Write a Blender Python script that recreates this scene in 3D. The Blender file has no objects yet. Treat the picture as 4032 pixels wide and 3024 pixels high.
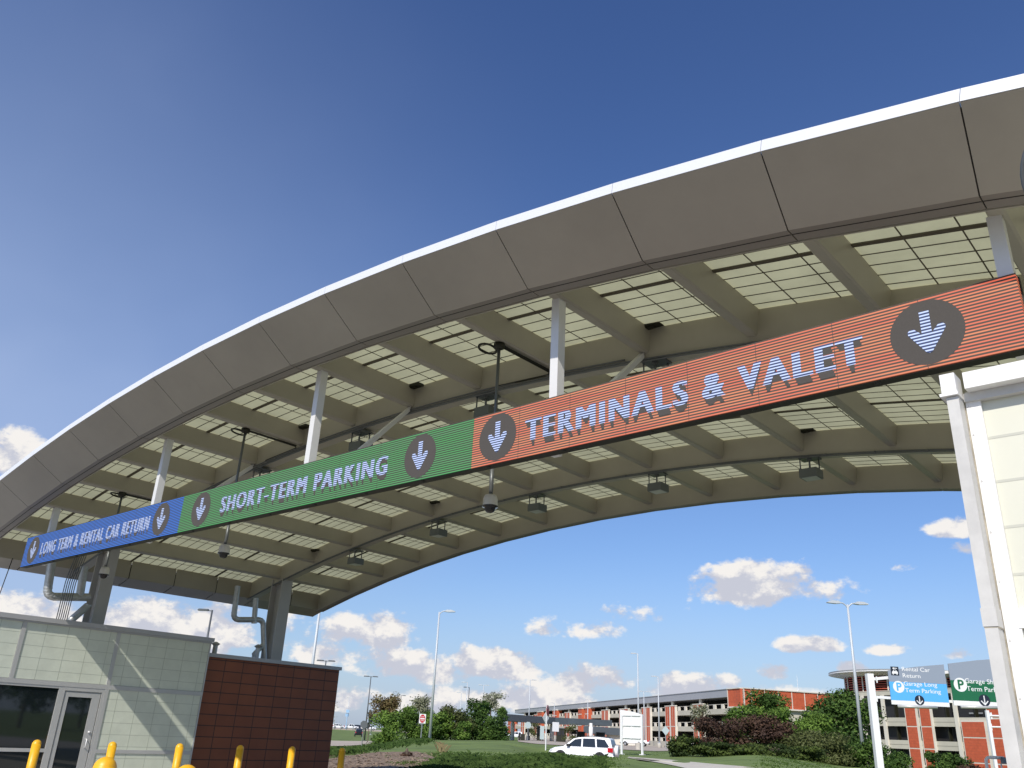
import bpy, math, random
from math import sin, cos, pi, sqrt, atan2, asin, radians
from mathutils import Vector, Matrix
random.seed(7)
S = bpy.context.scene
C = S.collection
# ------------------------------------------------------------------ camera
EYE = Vector((0, 0, 1.7))
YAW, PITCH, ROLL, FPX = 0.732610, 0.395207, 0.0492384, 3300.0
IW, IH = 4032.0, 3024.0
fw = Vector((-sin(YAW)*cos(PITCH), cos(YAW)*cos(PITCH), sin(PITCH)))
_r = Vector((cos(YAW), sin(YAW), 0)); _u = _r.cross(fw)
rt = _r*cos(ROLL) + _u*sin(ROLL)
up = -_r*sin(ROLL) + _u*cos(ROLL)
cd = bpy.data.cameras.new('camera'); cam = bpy.data.objects.new('camera', cd); C.objects.link(cam)
M = Matrix((rt, up, -fw)).transposed().to_4x4(); M.translation = EYE
cam.matrix_world = M
cd.sensor_width = 36.0; cd.lens = 36.0*FPX/IW; cd.clip_start = 0.05; cd.clip_end = 20000
S.camera = cam
S.render.resolution_x = 1024; S.render.resolution_y = 768
S.view_settings.view_transform = 'Standard'; S.view_settings.look = 'None'
S.view_settings.exposure = 0.0; S.view_settings.gamma = 1.0

# ------------------------------------------------------------------ sun + sky
SUN = Vector((0.35, -1.0, 0.90)).normalized()          # towards the sun
sd = bpy.data.lights.new('sun', 'SUN'); sd.energy = 4.6; sd.angle = radians(0.53); sd.color = (1.0, 0.94, 0.85)
sun = bpy.data.objects.new('sun', sd); C.objects.link(sun); sun.location = (20, -40, 60)
sun.rotation_euler = SUN.to_track_quat('Z', 'Y').to_euler()

def az_el(px, py):
    d = (fw*FPX + rt*(px-IW/2) - up*(py-IH/2)).normalized()
    return atan2(d.x, d.y), asin(d.z)

W = bpy.data.worlds.new('World'); S.world = W; W.use_nodes = True
nt = W.node_tree; nt.nodes.clear(); L = nt.links
def N(t, **k):
    n = nt.nodes.new(t)
    for a, b in k.items(): setattr(n, a, b)
    return n
def mth(op, a, b=None, c=None, clamp=False):
    n = N('ShaderNodeMath', operation=op); n.use_clamp = clamp
    for i, v in enumerate((a, b, c)):
        if v is None: continue
        if isinstance(v, (int, float)): n.inputs[i].default_value = v
        else: L.new(v, n.inputs[i])
    return n.outputs[0]
def mixc(f, a, b, bt='MIX'):
    n = N('ShaderNodeMix', data_type='RGBA', blend_type=bt)
    for i, v in ((0, f), (6, a), (7, b)):
        if isinstance(v, (int, float)): n.inputs[i].default_value = v
        elif isinstance(v, tuple): n.inputs[i].default_value = v
        else: L.new(v, n.inputs[i])
    return n.outputs[2]
def sstep(x, a, b):
    n = N('ShaderNodeMapRange', interpolation_type='SMOOTHSTEP')
    L.new(x, n.inputs[0]); n.inputs[1].default_value = a; n.inputs[2].default_value = b
    return n.outputs[0]
tc = N('ShaderNodeTexCoord'); sep = N('ShaderNodeSeparateXYZ'); L.new(tc.outputs['Generated'], sep.inputs[0])
dx, dy, dz = sep.outputs
el = mth('ARCSINE', dz); az = mth('ARCTAN2', dx, dy)
sky = N('ShaderNodeTexSky', sky_type='NISHITA'); sky.sun_disc = False
sky.sun_elevation = asin(SUN.z); sky.sun_rotation = atan2(SUN.x, SUN.y)
sky.altitude = 250; sky.air_density = 1.25; sky.dust_density = 0.7; sky.ozone_density = 2.2
def fbm(scale, detail, rough, loc=(0, 0, 0), zs=1.0):
    mp = N('ShaderNodeMapping'); L.new(tc.outputs['Generated'], mp.inputs[0]); mp.inputs[1].default_value = loc; mp.inputs[3].default_value = (1, 1, zs)
    n = N('ShaderNodeTexNoise'); L.new(mp.outputs[0], n.inputs[0]); n.inputs['Scale'].default_value = scale
    n.inputs['Detail'].default_value = detail; n.inputs['Roughness'].default_value = rough
    return n.outputs[0]
n1 = fbm(18, 10, 0.60, (1.3, 0.2, 0.1), 1.5)
n2 = fbm(26, 7, 0.60, (4.1, 2.2, 1.1), 1.2)
n3 = fbm(18, 10, 0.60, (1.3, 0.2, 0.122), 1.5)     # same noise seen a little higher up: self shading
nb = fbm(2.2, 4, 0.5, (7.3, 1.2, 0.4), 1.3)
# cumulus: soft elliptical regions of sky (azimuth, elevation, half widths, weight)
BL = [(110, 2420, 330, 95, 1.0), (560, 2470, 300, 105, 1.1), (900, 2500, 330, 120, 1.1), (1440, 2500, 190, 95, 1.0), (1330, 2580, 260, 60, .8),
      (1640, 2640, 240, 85, 1.0), (1960, 2630, 230, 80, 1.15), (2080, 2760, 420, 60, .95), (2370, 2700, 330, 75, 1.0), (2680, 2720, 320, 65, 1.0), (2940, 2745, 260, 60, .9),
      (1500, 2770, 500, 60, .85), (3020, 2325, 320, 100, 1.15), (3210, 2330, 200, 75, 1.0), (3180, 2545, 105, 42, 1.0), (3050, 2655, 70, 40, .9), (3500, 2560, 70, 32, .8),
      (3770, 2575, 75, 38, .85), (3350, 2635, 50, 25, .7), (2270, 2480, 160, 50, .62), (2560, 2420, 160, 45, .5), (3770, 2090, 120, 42, .68), (3570, 2230, 70, 30, .62),
      (3790, 2170, 60, 30, .55), (60, 1800, 170, 130, 1.0), (330, 1950, 250, 90, .7), (1130, 2420, 90, 40, .6), (-700, 2350, 500, 200, 1.0), (4700, 2700, 600, 80, .9), (2480, 290, 60, 14, .35)]
mask = None; vmax = None
for (px, py, wx, wy, wt) in BL:
    a0, e0 = az_el(px, py); a1, e1 = az_el(px+wx, py+wx*0.0493); a2, e2 = az_el(px, py-wy)
    ra, re = abs(a1-a0), abs(e2-e0)
    u = mth('MULTIPLY', mth('SUBTRACT', az, a0), 1/ra)
    v = mth('MULTIPLY', mth('SUBTRACT', el, e0), 1/re)
    v2 = mth('MAXIMUM', v, mth('MULTIPLY', v, -1.7))
    r2 = mth('ADD', mth('MULTIPLY', u, u), mth('MULTIPLY', v2, v2))
    s = mth('MULTIPLY', mth('SUBTRACT', 1.0, mth('MULTIPLY', r2, 0.72)), wt)
    mask = s if mask is None else mth('MAXIMUM', mask, s)
    hv = mth('MULTIPLY', mth('MAXIMUM', s, 0.0), v)
    vmax = hv if vmax is None else mth('ADD', vmax, hv)
mask = mth('MAXIMUM', mask, -1.6)
dens = mth('ADD', mask, mth('MULTIPLY', mth('SUBTRACT', n1, 0.5), 5.0))
cl = sstep(dens, 0.10, 0.80)
light = mth('ADD', mth('MULTIPLY', mth('SUBTRACT', n1, n3), 9.0), mth('ADD', mth('MULTIPLY', vmax, 0.45), mth('MULTIPLY', mth('SUBTRACT', n2, 0.5), 1.6)))
lt = sstep(light, -0.45, 0.95)
ccol = mixc(lt, (5.8, 6.0, 6.9, 1), (9.2, 8.9, 8.6, 1))
# thin high haze: stronger towards the left of the picture and the horizon
hz_l = sstep(az, -0.60, -1.40)
hz_n = sstep(nb, 0.30, 0.80)
hz = mth('MULTIPLY', mth('MULTIPLY', hz_l, sstep(el, 0.95, 0.25)), mth('ADD', 0.70, mth('MULTIPLY', hz_n, 0.6)), clamp=True)
hzh = sstep(el, 0.22, -0.02)
hz2 = mth('MULTIPLY', hzh, mth('ADD', 0.35, mth('MULTIPLY', hz_n, 0.35)))
hz_t = mth('MULTIPLY', mth('MAXIMUM', mth('MULTIPLY', hz, 0.62), hz2), 1.0)
basec = mixc(1.0, sky.outputs[0], mixc(sstep(el, 0.25, 1.0), (0.75, 0.91, 1.27, 1), (0.56, 0.74, 1.16, 1)), 'MULTIPLY')
skyc = mixc(hz_t, basec, (4.4, 5.5, 8.0, 1))
fin = mixc(cl, skyc, ccol)
bg = N('ShaderNodeBackground'); bg.inputs[1].default_value = 0.10; L.new(fin, bg.inputs[0])
ow = N('ShaderNodeOutputWorld'); L.new(bg.outputs[0], ow.inputs[0])

# ------------------------------------------------------------------ materials
def mat(name, col, rough=0.6, metal=0.0, vary=0.0, vscale=3.0, bump=0.0, bscale=40.0, emit=None, spec=0.5, transl=0.0, col2=None, stain=0.0):
    m = bpy.data.materials.new(name); m.use_nodes = True; t = m.node_tree; b = t.nodes['Principled BSDF']
    b.inputs['Roughness'].default_value = rough; b.inputs['Metallic'].default_value = metal
    b.inputs['Base Color'].default_value = (*col, 1); b.inputs['Specular IOR Level'].default_value = spec
    tco = t.nodes.new('ShaderNodeTexCoord')
    if vary or col2:
        nz = t.nodes.new('ShaderNodeTexNoise'); nz.inputs['Scale'].default_value = vscale; nz.inputs['Detail'].default_value = 6; nz.inputs['Roughness'].default_value = 0.65
        t.links.new(tco.outputs['Object'], nz.inputs[0])
        cr = t.nodes.new('ShaderNodeValToRGB'); t.links.new(nz.outputs[0], cr.inputs[0])
        cr.color_ramp.elements[0].position = 0.32; cr.color_ramp.elements[1].position = 0.68
        a = [c*(1-vary) for c in col]; d = [min(1, c*(1+vary)) for c in col] if col2 is None else col2
        cr.color_ramp.elements[0].color = (*a, 1); cr.color_ramp.elements[1].color = (*d, 1)
        t.links.new(cr.outputs[0], b.inputs['Base Color'])
    if bump:
        nz = t.nodes.new('ShaderNodeTexNoise'); nz.inputs['Scale'].default_value = bscale; nz.inputs['Detail'].default_value = 5
        t.links.new(tco.outputs['Object'], nz.inputs[0]); bp = t.nodes.new('ShaderNodeBump'); bp.inputs['Strength'].default_value = bump; bp.inputs['Distance'].default_value = 0.02
        t.links.new(nz.outputs[0], bp.inputs['Height']); t.links.new(bp.outputs[0], b.inputs['Normal'])
    if emit:
        b.inputs['Emission Color'].default_value = (*emit[:3], 1); b.inputs['Emission Strength'].default_value = emit[3]
    if transl:
        tr = t.nodes.new('ShaderNodeBsdfTranslucent'); tr.inputs[0].default_value = (*[min(1, c*1.15) for c in col], 1)
        if vary or col2: t.links.new(cr.outputs[0], tr.inputs[0])
        mx = t.nodes.new('ShaderNodeMixShader'); mx.inputs[0].default_value = transl
        t.links.new(b.outputs[0], mx.inputs[1]); t.links.new(tr.outputs[0], mx.inputs[2]); t.links.new(mx.outputs[0], t.nodes['Material Output'].inputs[0])
    return m
def brickmat(name, col, col2, mortar, bw, bh, ms, axes, rough=0.6, off=0.0, bump=0.3, noise=0.12, shift=(0, 0)):
    m = bpy.data.materials.new(name); m.use_nodes = True; t = m.node_tree; b = t.nodes['Principled BSDF']; b.inputs['Roughness'].default_value = rough
    g = t.nodes.new('ShaderNodeNewGeometry'); sp = t.nodes.new('ShaderNodeSeparateXYZ'); cb = t.nodes.new('ShaderNodeCombineXYZ')
    t.links.new(g.outputs['Position'], sp.inputs[0])
    def lin(ax):
        # ax: (cx, cy) direction in the ground plane
        a = t.nodes.new('ShaderNodeMath'); a.operation = 'MULTIPLY'; a.inputs[1].default_value = ax[0]; t.links.new(sp.outputs[0], a.inputs[0])
        c = t.nodes.new('ShaderNodeMath'); c.operation = 'MULTIPLY_ADD'; c.inputs[1].default_value = ax[1]; t.links.new(sp.outputs[1], c.inputs[0]); t.links.new(a.outputs[0], c.inputs[2])
        d = t.nodes.new('ShaderNodeMath'); d.operation = 'ADD'; d.inputs[1].default_value = -shift[0]; t.links.new(c.outputs[0], d.inputs[0]); return d.outputs[0]
    t.links.new(lin(axes), cb.inputs[0])
    z = t.nodes.new('ShaderNodeMath'); z.operation = 'ADD'; z.inputs[1].default_value = -shift[1]; t.links.new(sp.outputs[2], z.inputs[0]); t.links.new(z.outputs[0], cb.inputs[1])
    br = t.nodes.new('ShaderNodeTexBrick'); t.links.new(cb.outputs[0], br.inputs[0]); br.offset = off; br.squash = 1
    br.inputs['Scale'].default_value = 1; br.inputs['Brick Width'].default_value = bw; br.inputs['Row Height'].default_value = bh; br.inputs['Mortar Size'].default_value = ms
    br.inputs['Mortar Smooth'].default_value = 0.1; br.inputs['Bias'].default_value = 0
    br.inputs['Color1'].default_value = (*col, 1); br.inputs['Color2'].default_value = (*col2, 1); br.inputs['Mortar'].default_value = (*mortar, 1)
    nz = t.nodes.new('ShaderNodeTexNoise'); nz.inputs['Scale'].default_value = 2.3; nz.inputs['Detail'].default_value = 5; t.links.new(g.outputs['Position'], nz.inputs[0])
    mr = t.nodes.new('ShaderNodeMapRange'); mr.inputs[3].default_value = 1-noise; mr.inputs[4].default_value = 1+noise; mr.inputs[1].default_value = .3; mr.inputs[2].default_value = .7; t.links.new(nz.outputs[0], mr.inputs[0])
    mx = t.nodes.new('ShaderNodeMix'); mx.data_type = 'RGBA'; mx.blend_type = 'MULTIPLY'; mx.inputs[0].default_value = 1
    t.links.new(br.outputs[0], mx.inputs[6]); t.links.new(mr.outputs[0], mx.inputs[7]); t.links.new(mx.outputs[2], b.inputs['Base Color'])
    bp = t.nodes.new('ShaderNodeBump'); bp.inputs['Strength'].default_value = bump; bp.inputs['Distance'].default_value = 0.01; bp.invert = True
    t.links.new(br.outputs['Fac'], bp.inputs['Height']); t.links.new(bp.outputs[0], b.inputs['Normal'])
    return m
def ledmat(name, on, off, zmin, H, rows, strength, tint2=None):
    m = bpy.data.materials.new(name); m.use_nodes = True; t = m.node_tree; b = t.nodes['Principled BSDF']
    b.inputs['Base Color'].default_value = (*off, 1); b.inputs['Roughness'].default_value = 0.75; b.inputs['Specular IOR Level'].default_value = 0.2
    g = t.nodes.new('ShaderNodeNewGeometry'); sp = t.nodes.new('ShaderNodeSeparateXYZ'); t.links.new(g.outputs['Position'], sp.inputs[0])
    def mm(op, a, v=None):
        n = t.nodes.new('ShaderNodeMath'); n.operation = op; t.links.new(a, n.inputs[0])
        if v is not None: n.inputs[1].default_value = v
        return n.outputs[0]
    s = mm('SINE', mm('MULTIPLY', mm('SUBTRACT', sp.outputs[2], zmin), 2*pi*rows/H))
    mr = t.nodes.new('ShaderNodeMapRange'); mr.interpolation_type = 'SMOOTHSTEP'; mr.inputs[1].default_value = -0.35; mr.inputs[2].default_value = 0.65; t.links.new(s, mr.inputs[0])
    st = t.nodes.new('ShaderNodeMath'); st.operation = 'MULTIPLY'; st.inputs[1].default_value = strength; t.links.new(mr.outputs[0], st.inputs[0])
    nz = t.nodes.new('ShaderNodeTexNoise'); nz.inputs['Scale'].default_value = 1.0; nz.inputs['Detail'].default_value = 3
    mp = t.nodes.new('ShaderNodeMapping'); mp.inputs[3].default_value = (1.2, 1, 14); t.links.new(g.outputs['Position'], mp.inputs[0]); t.links.new(mp.outputs[0], nz.inputs[0])
    mx = t.nodes.new('ShaderNodeMix'); mx.data_type = 'RGBA'; mx.inputs[6].default_value = (*on, 1); mx.inputs[7].default_value = (*(tint2 or on), 1)
    sm = t.nodes.new('ShaderNodeMapRange'); sm.inputs[1].default_value = .4; sm.inputs[2].default_value = .6; t.links.new(nz.outputs[0], sm.inputs[0]); t.links.new(sm.outputs[0], mx.inputs[0])
    t.links.new(mx.outputs[2], b.inputs['Emission Color']); t.links.new(st.outputs[0], b.inputs['Emission Strength'])
    return m

# ------------------------------------------------------------------ mesh helpers
class MB:
    def __init__(s): s.v = []; s.f = []; s.m = []; s.k = 0
    def mi(s, k): s.k = k; return s
    def add(s, vs, fs, k=None):
        o = len(s.v); s.v += [Vector(v) for v in vs]; s.f += [tuple(o+i for i in f) for f in fs]; s.m += [s.k if k is None else k]*len(fs); return s
    def box(s, a, b, k=None):
        x0, y0, z0 = a; x1, y1, z1 = b
        vs = [(x0, y0, z0), (x1, y0, z0), (x1, y1, z0), (x0, y1, z0), (x0, y0, z1), (x1, y0, z1), (x1, y1, z1), (x0, y1, z1)]
        return s.add(vs, [(0, 3, 2, 1), (4, 5, 6, 7), (0, 1, 5, 4), (1, 2, 6, 5), (2, 3, 7, 6), (3, 0, 4, 7)], k)
    def obox(s, o, ax, ay, az_, k=None):
        # box from corner o with edge vectors
        o, ax, ay, az_ = map(Vector, (o, ax, ay, az_))
        vs = [o, o+ax, o+ax+ay, o+ay, o+az_, o+ax+az_, o+ax+ay+az_, o+ay+az_]
        return s.add(vs, [(0, 3, 2, 1), (4, 5, 6, 7), (0, 1, 5, 4), (1, 2, 6, 5), (2, 3, 7, 6), (3, 0, 4, 7)], k)
    def tube(s, pts, r, n=10, k=None, caps=True, r2=None):
        pts = [Vector(p) for p in pts]; m = len(pts); rings = []
        prev = None
        for i, p in enumerate(pts):
            d = (pts[min(i+1, m-1)]-pts[max(i-1, 0)]).normalized()
            a = prev if prev is not None else (Vector((0, 0, 1)) if abs(d.z) < .9 else Vector((1, 0, 0)))
            x = (a - d*a.dot(d)).normalized(); y = d.cross(x); prev = x
            rr = r if r2 is None else r+(r2-r)*i/(m-1)
            rings.append([p+(x*cos(2*pi*j/n)+y*sin(2*pi*j/n))*rr for j in range(n)])
        vs = [q for R_ in rings for q in R_]; fs = []
        for i in range(m-1):
            for j in range(n): fs.append((i*n+j, i*n+(j+1) % n, (i+1)*n+(j+1) % n, (i+1)*n+j))
        if caps: fs += [tuple(range(n))[::-1], tuple((m-1)*n+j for j in range(n))]
        return s.add(vs, fs, k)
    def lathe(s, c, prof, n=20, k=None, axis='Z'):
        c = Vector(c); vs = []; fs = []
        for (r, z) in prof:
            for j in range(n):
                a = 2*pi*j/n
                vs.append(c+(Vector((r*cos(a), r*sin(a), z)) if axis == 'Z' else Vector((r*cos(a), z, r*sin(a)))))
        for i in range(len(prof)-1):
            for j in range(n): fs.append((i*n+j, i*n+(j+1) % n, (i+1)*n+(j+1) % n, (i+1)*n+j))
        fs += [tuple(range(n))[::-1], tuple((len(prof)-1)*n+j for j in range(n))]
        return s.add(vs, fs, k)
    def quad(s, a, b, c, d, k=None): return s.add([a, b, c, d], [(0, 1, 2, 3)], k)
    def prism(s, poly, off, k=None):
        # poly: list of 3D points, off: thickness vector
        n = len(poly); off = Vector(off); vs = [Vector(p) for p in poly]+[Vector(p)+off for p in poly]
        fs = [tuple(range(n))[::-1], tuple(range(n, 2*n))]+[(i, (i+1) % n, n+(i+1) % n, n+i) for i in range(n)]
        return s.add(vs, fs, k)
    def build(s, name, mats, parent=None, smooth=False, loc=None, auto=None):
        if not isinstance(mats, (list, tuple)): mats = [mats]
        base = parent_world(parent) if parent else (Vector(loc) if loc else Vector((0, 0, 0)))
        me = bpy.data.meshes.new(name); me.from_pydata([v-base for v in s.v], [], s.f)
        for m in mats: me.materials.append(m)
        me.polygons.foreach_set('material_index', s.m); me.polygons.foreach_set('use_smooth', [bool(smooth)]*len(s.f))
        if smooth and auto:
            me.update(); me.set_sharp_from_angle(angle=radians(auto))
        me.update(); o = bpy.data.objects.new(name, me); C.objects.link(o)
        if parent: o.parent = parent
        else: o.location = base
        return o
def parent_world(o):
    p = Vector((0, 0, 0))
    while o: p += o.location; o = o.parent
    return p
def thing(name, label, cat, loc=(0, 0, 0), group=None):
    o = bpy.data.objects.new(name, None); C.objects.link(o); o.location = loc; o.empty_display_size = .3
    return tag(o, label, cat, group)
def tag(o, label, cat, group=None):
    o['label'] = label; o['category'] = cat
    if group: o['group'] = group
    return o
def struct(o): o['kind'] = 'structure'; return o
def dup(root, loc, label, group=None):
    r = root.copy(); C.objects.link(r); r.location = loc; r['label'] = label
    if group: r['group'] = group
    for ch in list(root.children):
        c = ch.copy(); C.objects.link(c); c.parent = r
        for g in list(ch.children):
            d = g.copy(); C.objects.link(d); d.parent = c
    return r

def textverts(s, size=1.0, bold=0.0, sx=1.0, align='CENTER', track=1.0):
    cu = bpy.data.curves.new('t', 'FONT'); cu.body = s; cu.size = size; cu.offset = bold; cu.align_x = align; cu.align_y = 'BOTTOM_BASELINE'
    cu.space_character = track; cu.resolution_u = 4
    o = bpy.data.objects.new('t', cu); C.objects.link(o)
    bpy.context.view_layer.update()
    dg = bpy.context.evaluated_depsgraph_get(); me = bpy.data.meshes.new_from_object(o.evaluated_get(dg))
    vs = [Vector((v.co.x*sx, v.co.y)) for v in me.vertices]; fs = [tuple(p.vertices) for p in me.polygons]
    bpy.data.objects.remove(o); bpy.data.meshes.remove(me)
    return vs, fs
def put_text(mb, s, x0, x1, z0, h, origin, ex, ez, k, bold=0.0, fit=True, align='CENTER', track=1.0, size=None):
    """flat lettering in the plane origin + x*ex + z*ez; cap height h, spanning x0..x1"""
    vs, fs = textverts(s, 1.0, bold, 1.0, 'LEFT', track)
    xs = [v.x for v in vs]; ys = [v.y for v in vs]; cap = 0.729
    sy = h/cap; lo, hi = min(xs), max(xs)
    sxx = (x1-x0)/(hi-lo) if fit else sy*0.95
    pts = [Vector(origin)+Vector(ex)*(x0+(v.x-lo)*sxx)+Vector(ez)*(z0+v.y*sy) for v in vs]
    mb.add(pts, fs, k)

def ray(px, py): return (fw*FPX + rt*(px-IW/2) - up*(py-IH/2)).normalized()
def at(px, py, D):
    d = ray(px, py); return EYE + d*(D/d.dot(fw))

# ------------------------------------------------------------------ palette
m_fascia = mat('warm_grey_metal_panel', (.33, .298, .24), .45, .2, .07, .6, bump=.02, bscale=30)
m_lip_shade = mat('fascia_metal_shade_tone', (.25, .23, .20), .5, .2, .04, 1)  # darker copy of the fascia metal: underside shade put into the colour
m_edge = mat('white_roof_edge_metal', (.74, .755, .78), .35, .1)
m_joint = mat('dark_joint_sealant', (.015, .012, .01), .8)
m_steel = mat('olive_grey_painted_steel', (.37, .345, .28), .42, .05, .05, 1.2)
m_glz = mat('translucent_roof_panel', (.51, .50, .31), .5, 0, .12, .9, transl=.52)
m_mull = mat('brown_glazing_bar', (.10, .085, .055), .6)
m_postw = mat('light_grey_post_paint', (.68, .68, .67), .4, .05, .03, 3)
m_colgrey = mat('grey_column_paint', (.40, .39, .37), .45, .05, .04, 2)
m_black = mat('matt_black', (.012, .012, .004), .6)
m_galv = mat('galvanised_duct', (.46, .47, .46), .42, .65, .15, 9, bump=.1, bscale=14)
m_conduit = mat('grey_conduit', (.14, .15, .15), .45, .4)
m_fixture = mat('grey_green_fixture', (.13, .145, .14), .5, .1, .05, 3)
m_lens = mat('frosted_lamp_lens', (.45, .47, .45), .3)
m_camwhite = mat('ivory_camera_housing', (.66, .64, .58), .4)
m_camdome = mat('smoked_dome', (.01, .01, .012), .06)
m_yellow = mat('yellow_bollard_sleeve', (.78, .41, .015), .42, 0, .12, 5, bump=.05)
m_kal = mat('pale_green_translucent_wall', (.61, .65, .54), .5, 0, .06, 2.2, bump=.55, bscale=2.4)
m_kalline = mat('wall_grid_line', (.37, .40, .33), .7)
m_alum = mat('clear_anodised_aluminium', (.50, .50, .48), .42, .25, .04, 2)
m_cap = mat('grey_parapet_cap', (.43, .43, .43), .45, .25, .04, 2)
m_glass = mat('dark_reflective_glass', (.010, .014, .016), .03, 0, spec=.9)
m_red = brickmat('dark_red_wall_tile', (.245, .074, .026), (.215, .064, .023), (.04, .018, .012), .6065, .296, .012, (0, 1), .5, 0.0, .4, .08, (13.40, 0.05))
m_conc = mat('pale_concrete', (.48, .45, .39), .85, 0, .10, 1.2, bump=.1, bscale=6)
m_pave = mat('tan_pavement', (.42, .36, .29), .9, 0, .08, .15, bump=.05)
m_asph = mat('plaza_concrete', (.34, .32, .29), .9, 0, .12, .35, bump=.08, bscale=12)
m_grass = mat('mown_grass', (.115, .165, .034), .9, 0, .25, .35, bump=.6, bscale=9, col2=(.165, .225, .05))
m_white = mat('white_paint', (.80, .80, .80), .4)
m_signback = mat('white_sign_back', (.78, .78, .78), .5)
m_boothwall = mat('cream_wall_panel', (.64, .635, .53), .5, 0, .02, 1.5)
m_boothtrim = mat('offwhite_gutter', (.80, .79, .76), .4, 0, .03, 6)
m_boothcol = mat('stained_downspout', (.56, .55, .52), .45, 0, .10, 5)
m_dirt = mat('grime_streak', (.42, .38, .30), .9, 0, .35, 9)

# ------------------------------------------------------------------ terrain
# columns: picture column -> list of (depth, height)
TC = [(-3000, [(0, 0), (3000, 0)]),
      (600, [(0, 0), (60, 0), (80, -.6), (260, -.4), (330, .5), (3000, .5)]),
      (1300, [(0, 0), (31, 0), (36, .12), (46, .38), (56, .15), (80, -.7), (215, -.7), (300, .55), (3000, .55)]),
      (1700, [(0, 0), (30, 0), (40, .35), (55, .65), (75, .85), (92, .75), (130, -.1), (300, .4), (3000, .4)]),
      (2000, [(0, 0), (28, 0), (40, .45), (60, .85), (78, 1.1), (95, .95), (130, .6), (3000, .6)]),
      (2130, [(0, 0), (28, 0), (42, .80), (49, .80), (53, .1), (62, .1), (68, .85), (95, .75), (3000, .6)]),
      (2450, [(0, 0), (26, 0), (40, .62), (46, .80), (51, .05), (62, .05), (68, .55), (90, .6), (3000, .6)]),
      (2560, [(0, 0), (26, 0), (40, .60), (50, .62), (60, .62), (75, .62), (90, .6), (3000, .6)]),
      (2720, [(0, 0), (24, 0), (36, .62), (50, .80), (60, .93), (80, 1.0), (110, .7), (3000, .6)]),
      (3000, [(0, 0), (22, 0), (30, .85), (40, .98), (55, 1.2), (80, 1.3), (110, .7), (3000, .5)]),
      (3400, [(0, 0), (22, 0), (32, .5), (55, .68), (80, .7), (110, -.4), (3000, -.6)]),
      (3800, [(0, 0), (22, 0), (40, .1), (60, 0), (90, -.9), (3000, -.9)]),
      (7000, [(0, 0), (3000, -.2)])]
def colaz(px):
    y = IH/2
    for _ in range(3):
        y = y + 0
    # horizon pixel for the column
    a, b = 2000.0, 3600.0
    for _ in range(40):
        c = (a+b)/2
        if ray(px, c).z > 0: a = c
        else: b = c
    d = ray(px, a); return atan2(d.x, d.y), d.dot(fw)/sqrt(d.x**2+d.y**2)
TCA = []
for px, lst in TC:
    a, kd = colaz(px); TCA.append((a, [(D/kd, z) for D, z in lst]))
def lin(lst, r):
    if r <= lst[0][0]: return lst[0][1]
    for (a, za), (b, zb) in zip(lst, lst[1:]):
        if r <= b:
            t = (r-a)/(b-a); t = t*t*(3-2*t); return za+(zb-za)*t
    return lst[-1][1]
def terr(x, y):
    a = atan2(x, y); r = sqrt(x*x+y*y)
    if a <= TCA[0][0] or a >= TCA[-1][0]: return 0.0 if r < 3000 else 0.0
    for (a0, l0), (a1, l1) in zip(TCA, TCA[1:]):
        if a <= a1:
            t = (a-a0)/(a1-a0); t = t*t*(3-2*t)
            return lin(l0, r)*(1-t)+lin(l1, r)*t
    return 0.0
def drop(px, py, lo=15.0, hi=900.0):
    d = ray(px, py); t = lo; h = sqrt(d.x**2+d.y**2); prev = lo
    while t < hi:
        p = EYE+d*(t/h)
        if p.z < terr(p.x, p.y): return Vector((p.x, p.y, terr(p.x, p.y)))
        t *= 1.01
    return EYE+d*(hi/h)
def on(px, D):   # ground point under picture column px at depth D
    a, kd = colaz(px); r = D/kd; x, y = sin(a)*r, cos(a)*r; return Vector((x, y, terr(x, y)))
def grid_patch(name, m, pxs, Ds, lift):
    b = MB(); vs = []
    for D in Ds:
        for px in pxs:
            p = on(px, D); vs.append((p.x, p.y, p.z+lift))
    n = len(pxs); fs = [(i*n+j, i*n+j+1, (i+1)*n+j+1, (i+1)*n+j) for i in range(len(Ds)-1) for j in range(n-1)]
    b.add(vs, fs); return struct(b.build(name, m, smooth=True))
def lsp(a, b, n): return [a+(b-a)*i/(n-1) for i in range(n)]
# the ground as one polar sheet out to the horizon
b = MB(); angs = sorted(set([round(-pi+2*pi*i/72, 5) for i in range(72)]+[round(lsp(TCA[1][0], TCA[-2][0], 90)[i], 5) for i in range(90)]))
rad = [0.01, 8, 16, 22, 26]+[26+1.5*i for i in range(1, 50)]+[104, 112, 122, 135, 150, 170, 195, 225, 260, 300, 350, 420, 600, 1200, 3000, 9000]
vs = []
for r in rad:
    for a in angs:
        x, y = sin(a)*r, cos(a)*r; vs.append((x, y, terr(x, y)+(0 if r < 2000 else -(r-2000)*.0005)))
n = len(angs); fs = [(i*n+(j+1) % n, i*n+j, (i+1)*n+j, (i+1)*n+(j+1) % n) for i in range(len(rad)-1) for j in range(n)]
b.add(vs, fs); struct(b.build('ground', m_grass, smooth=True))
# concrete toll plaza around the camera and under the canopy
b = MB(); pl = [(-75, -70), (60, -70), (60, 16), (14, 25), (-22, 24.5), (-30, 19), (-75, 19)]
b.add([(x, y, .012) for x, y in pl], [tuple(range(len(pl)))]); struct(b.build('plaza_pavement', m_asph))
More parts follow.
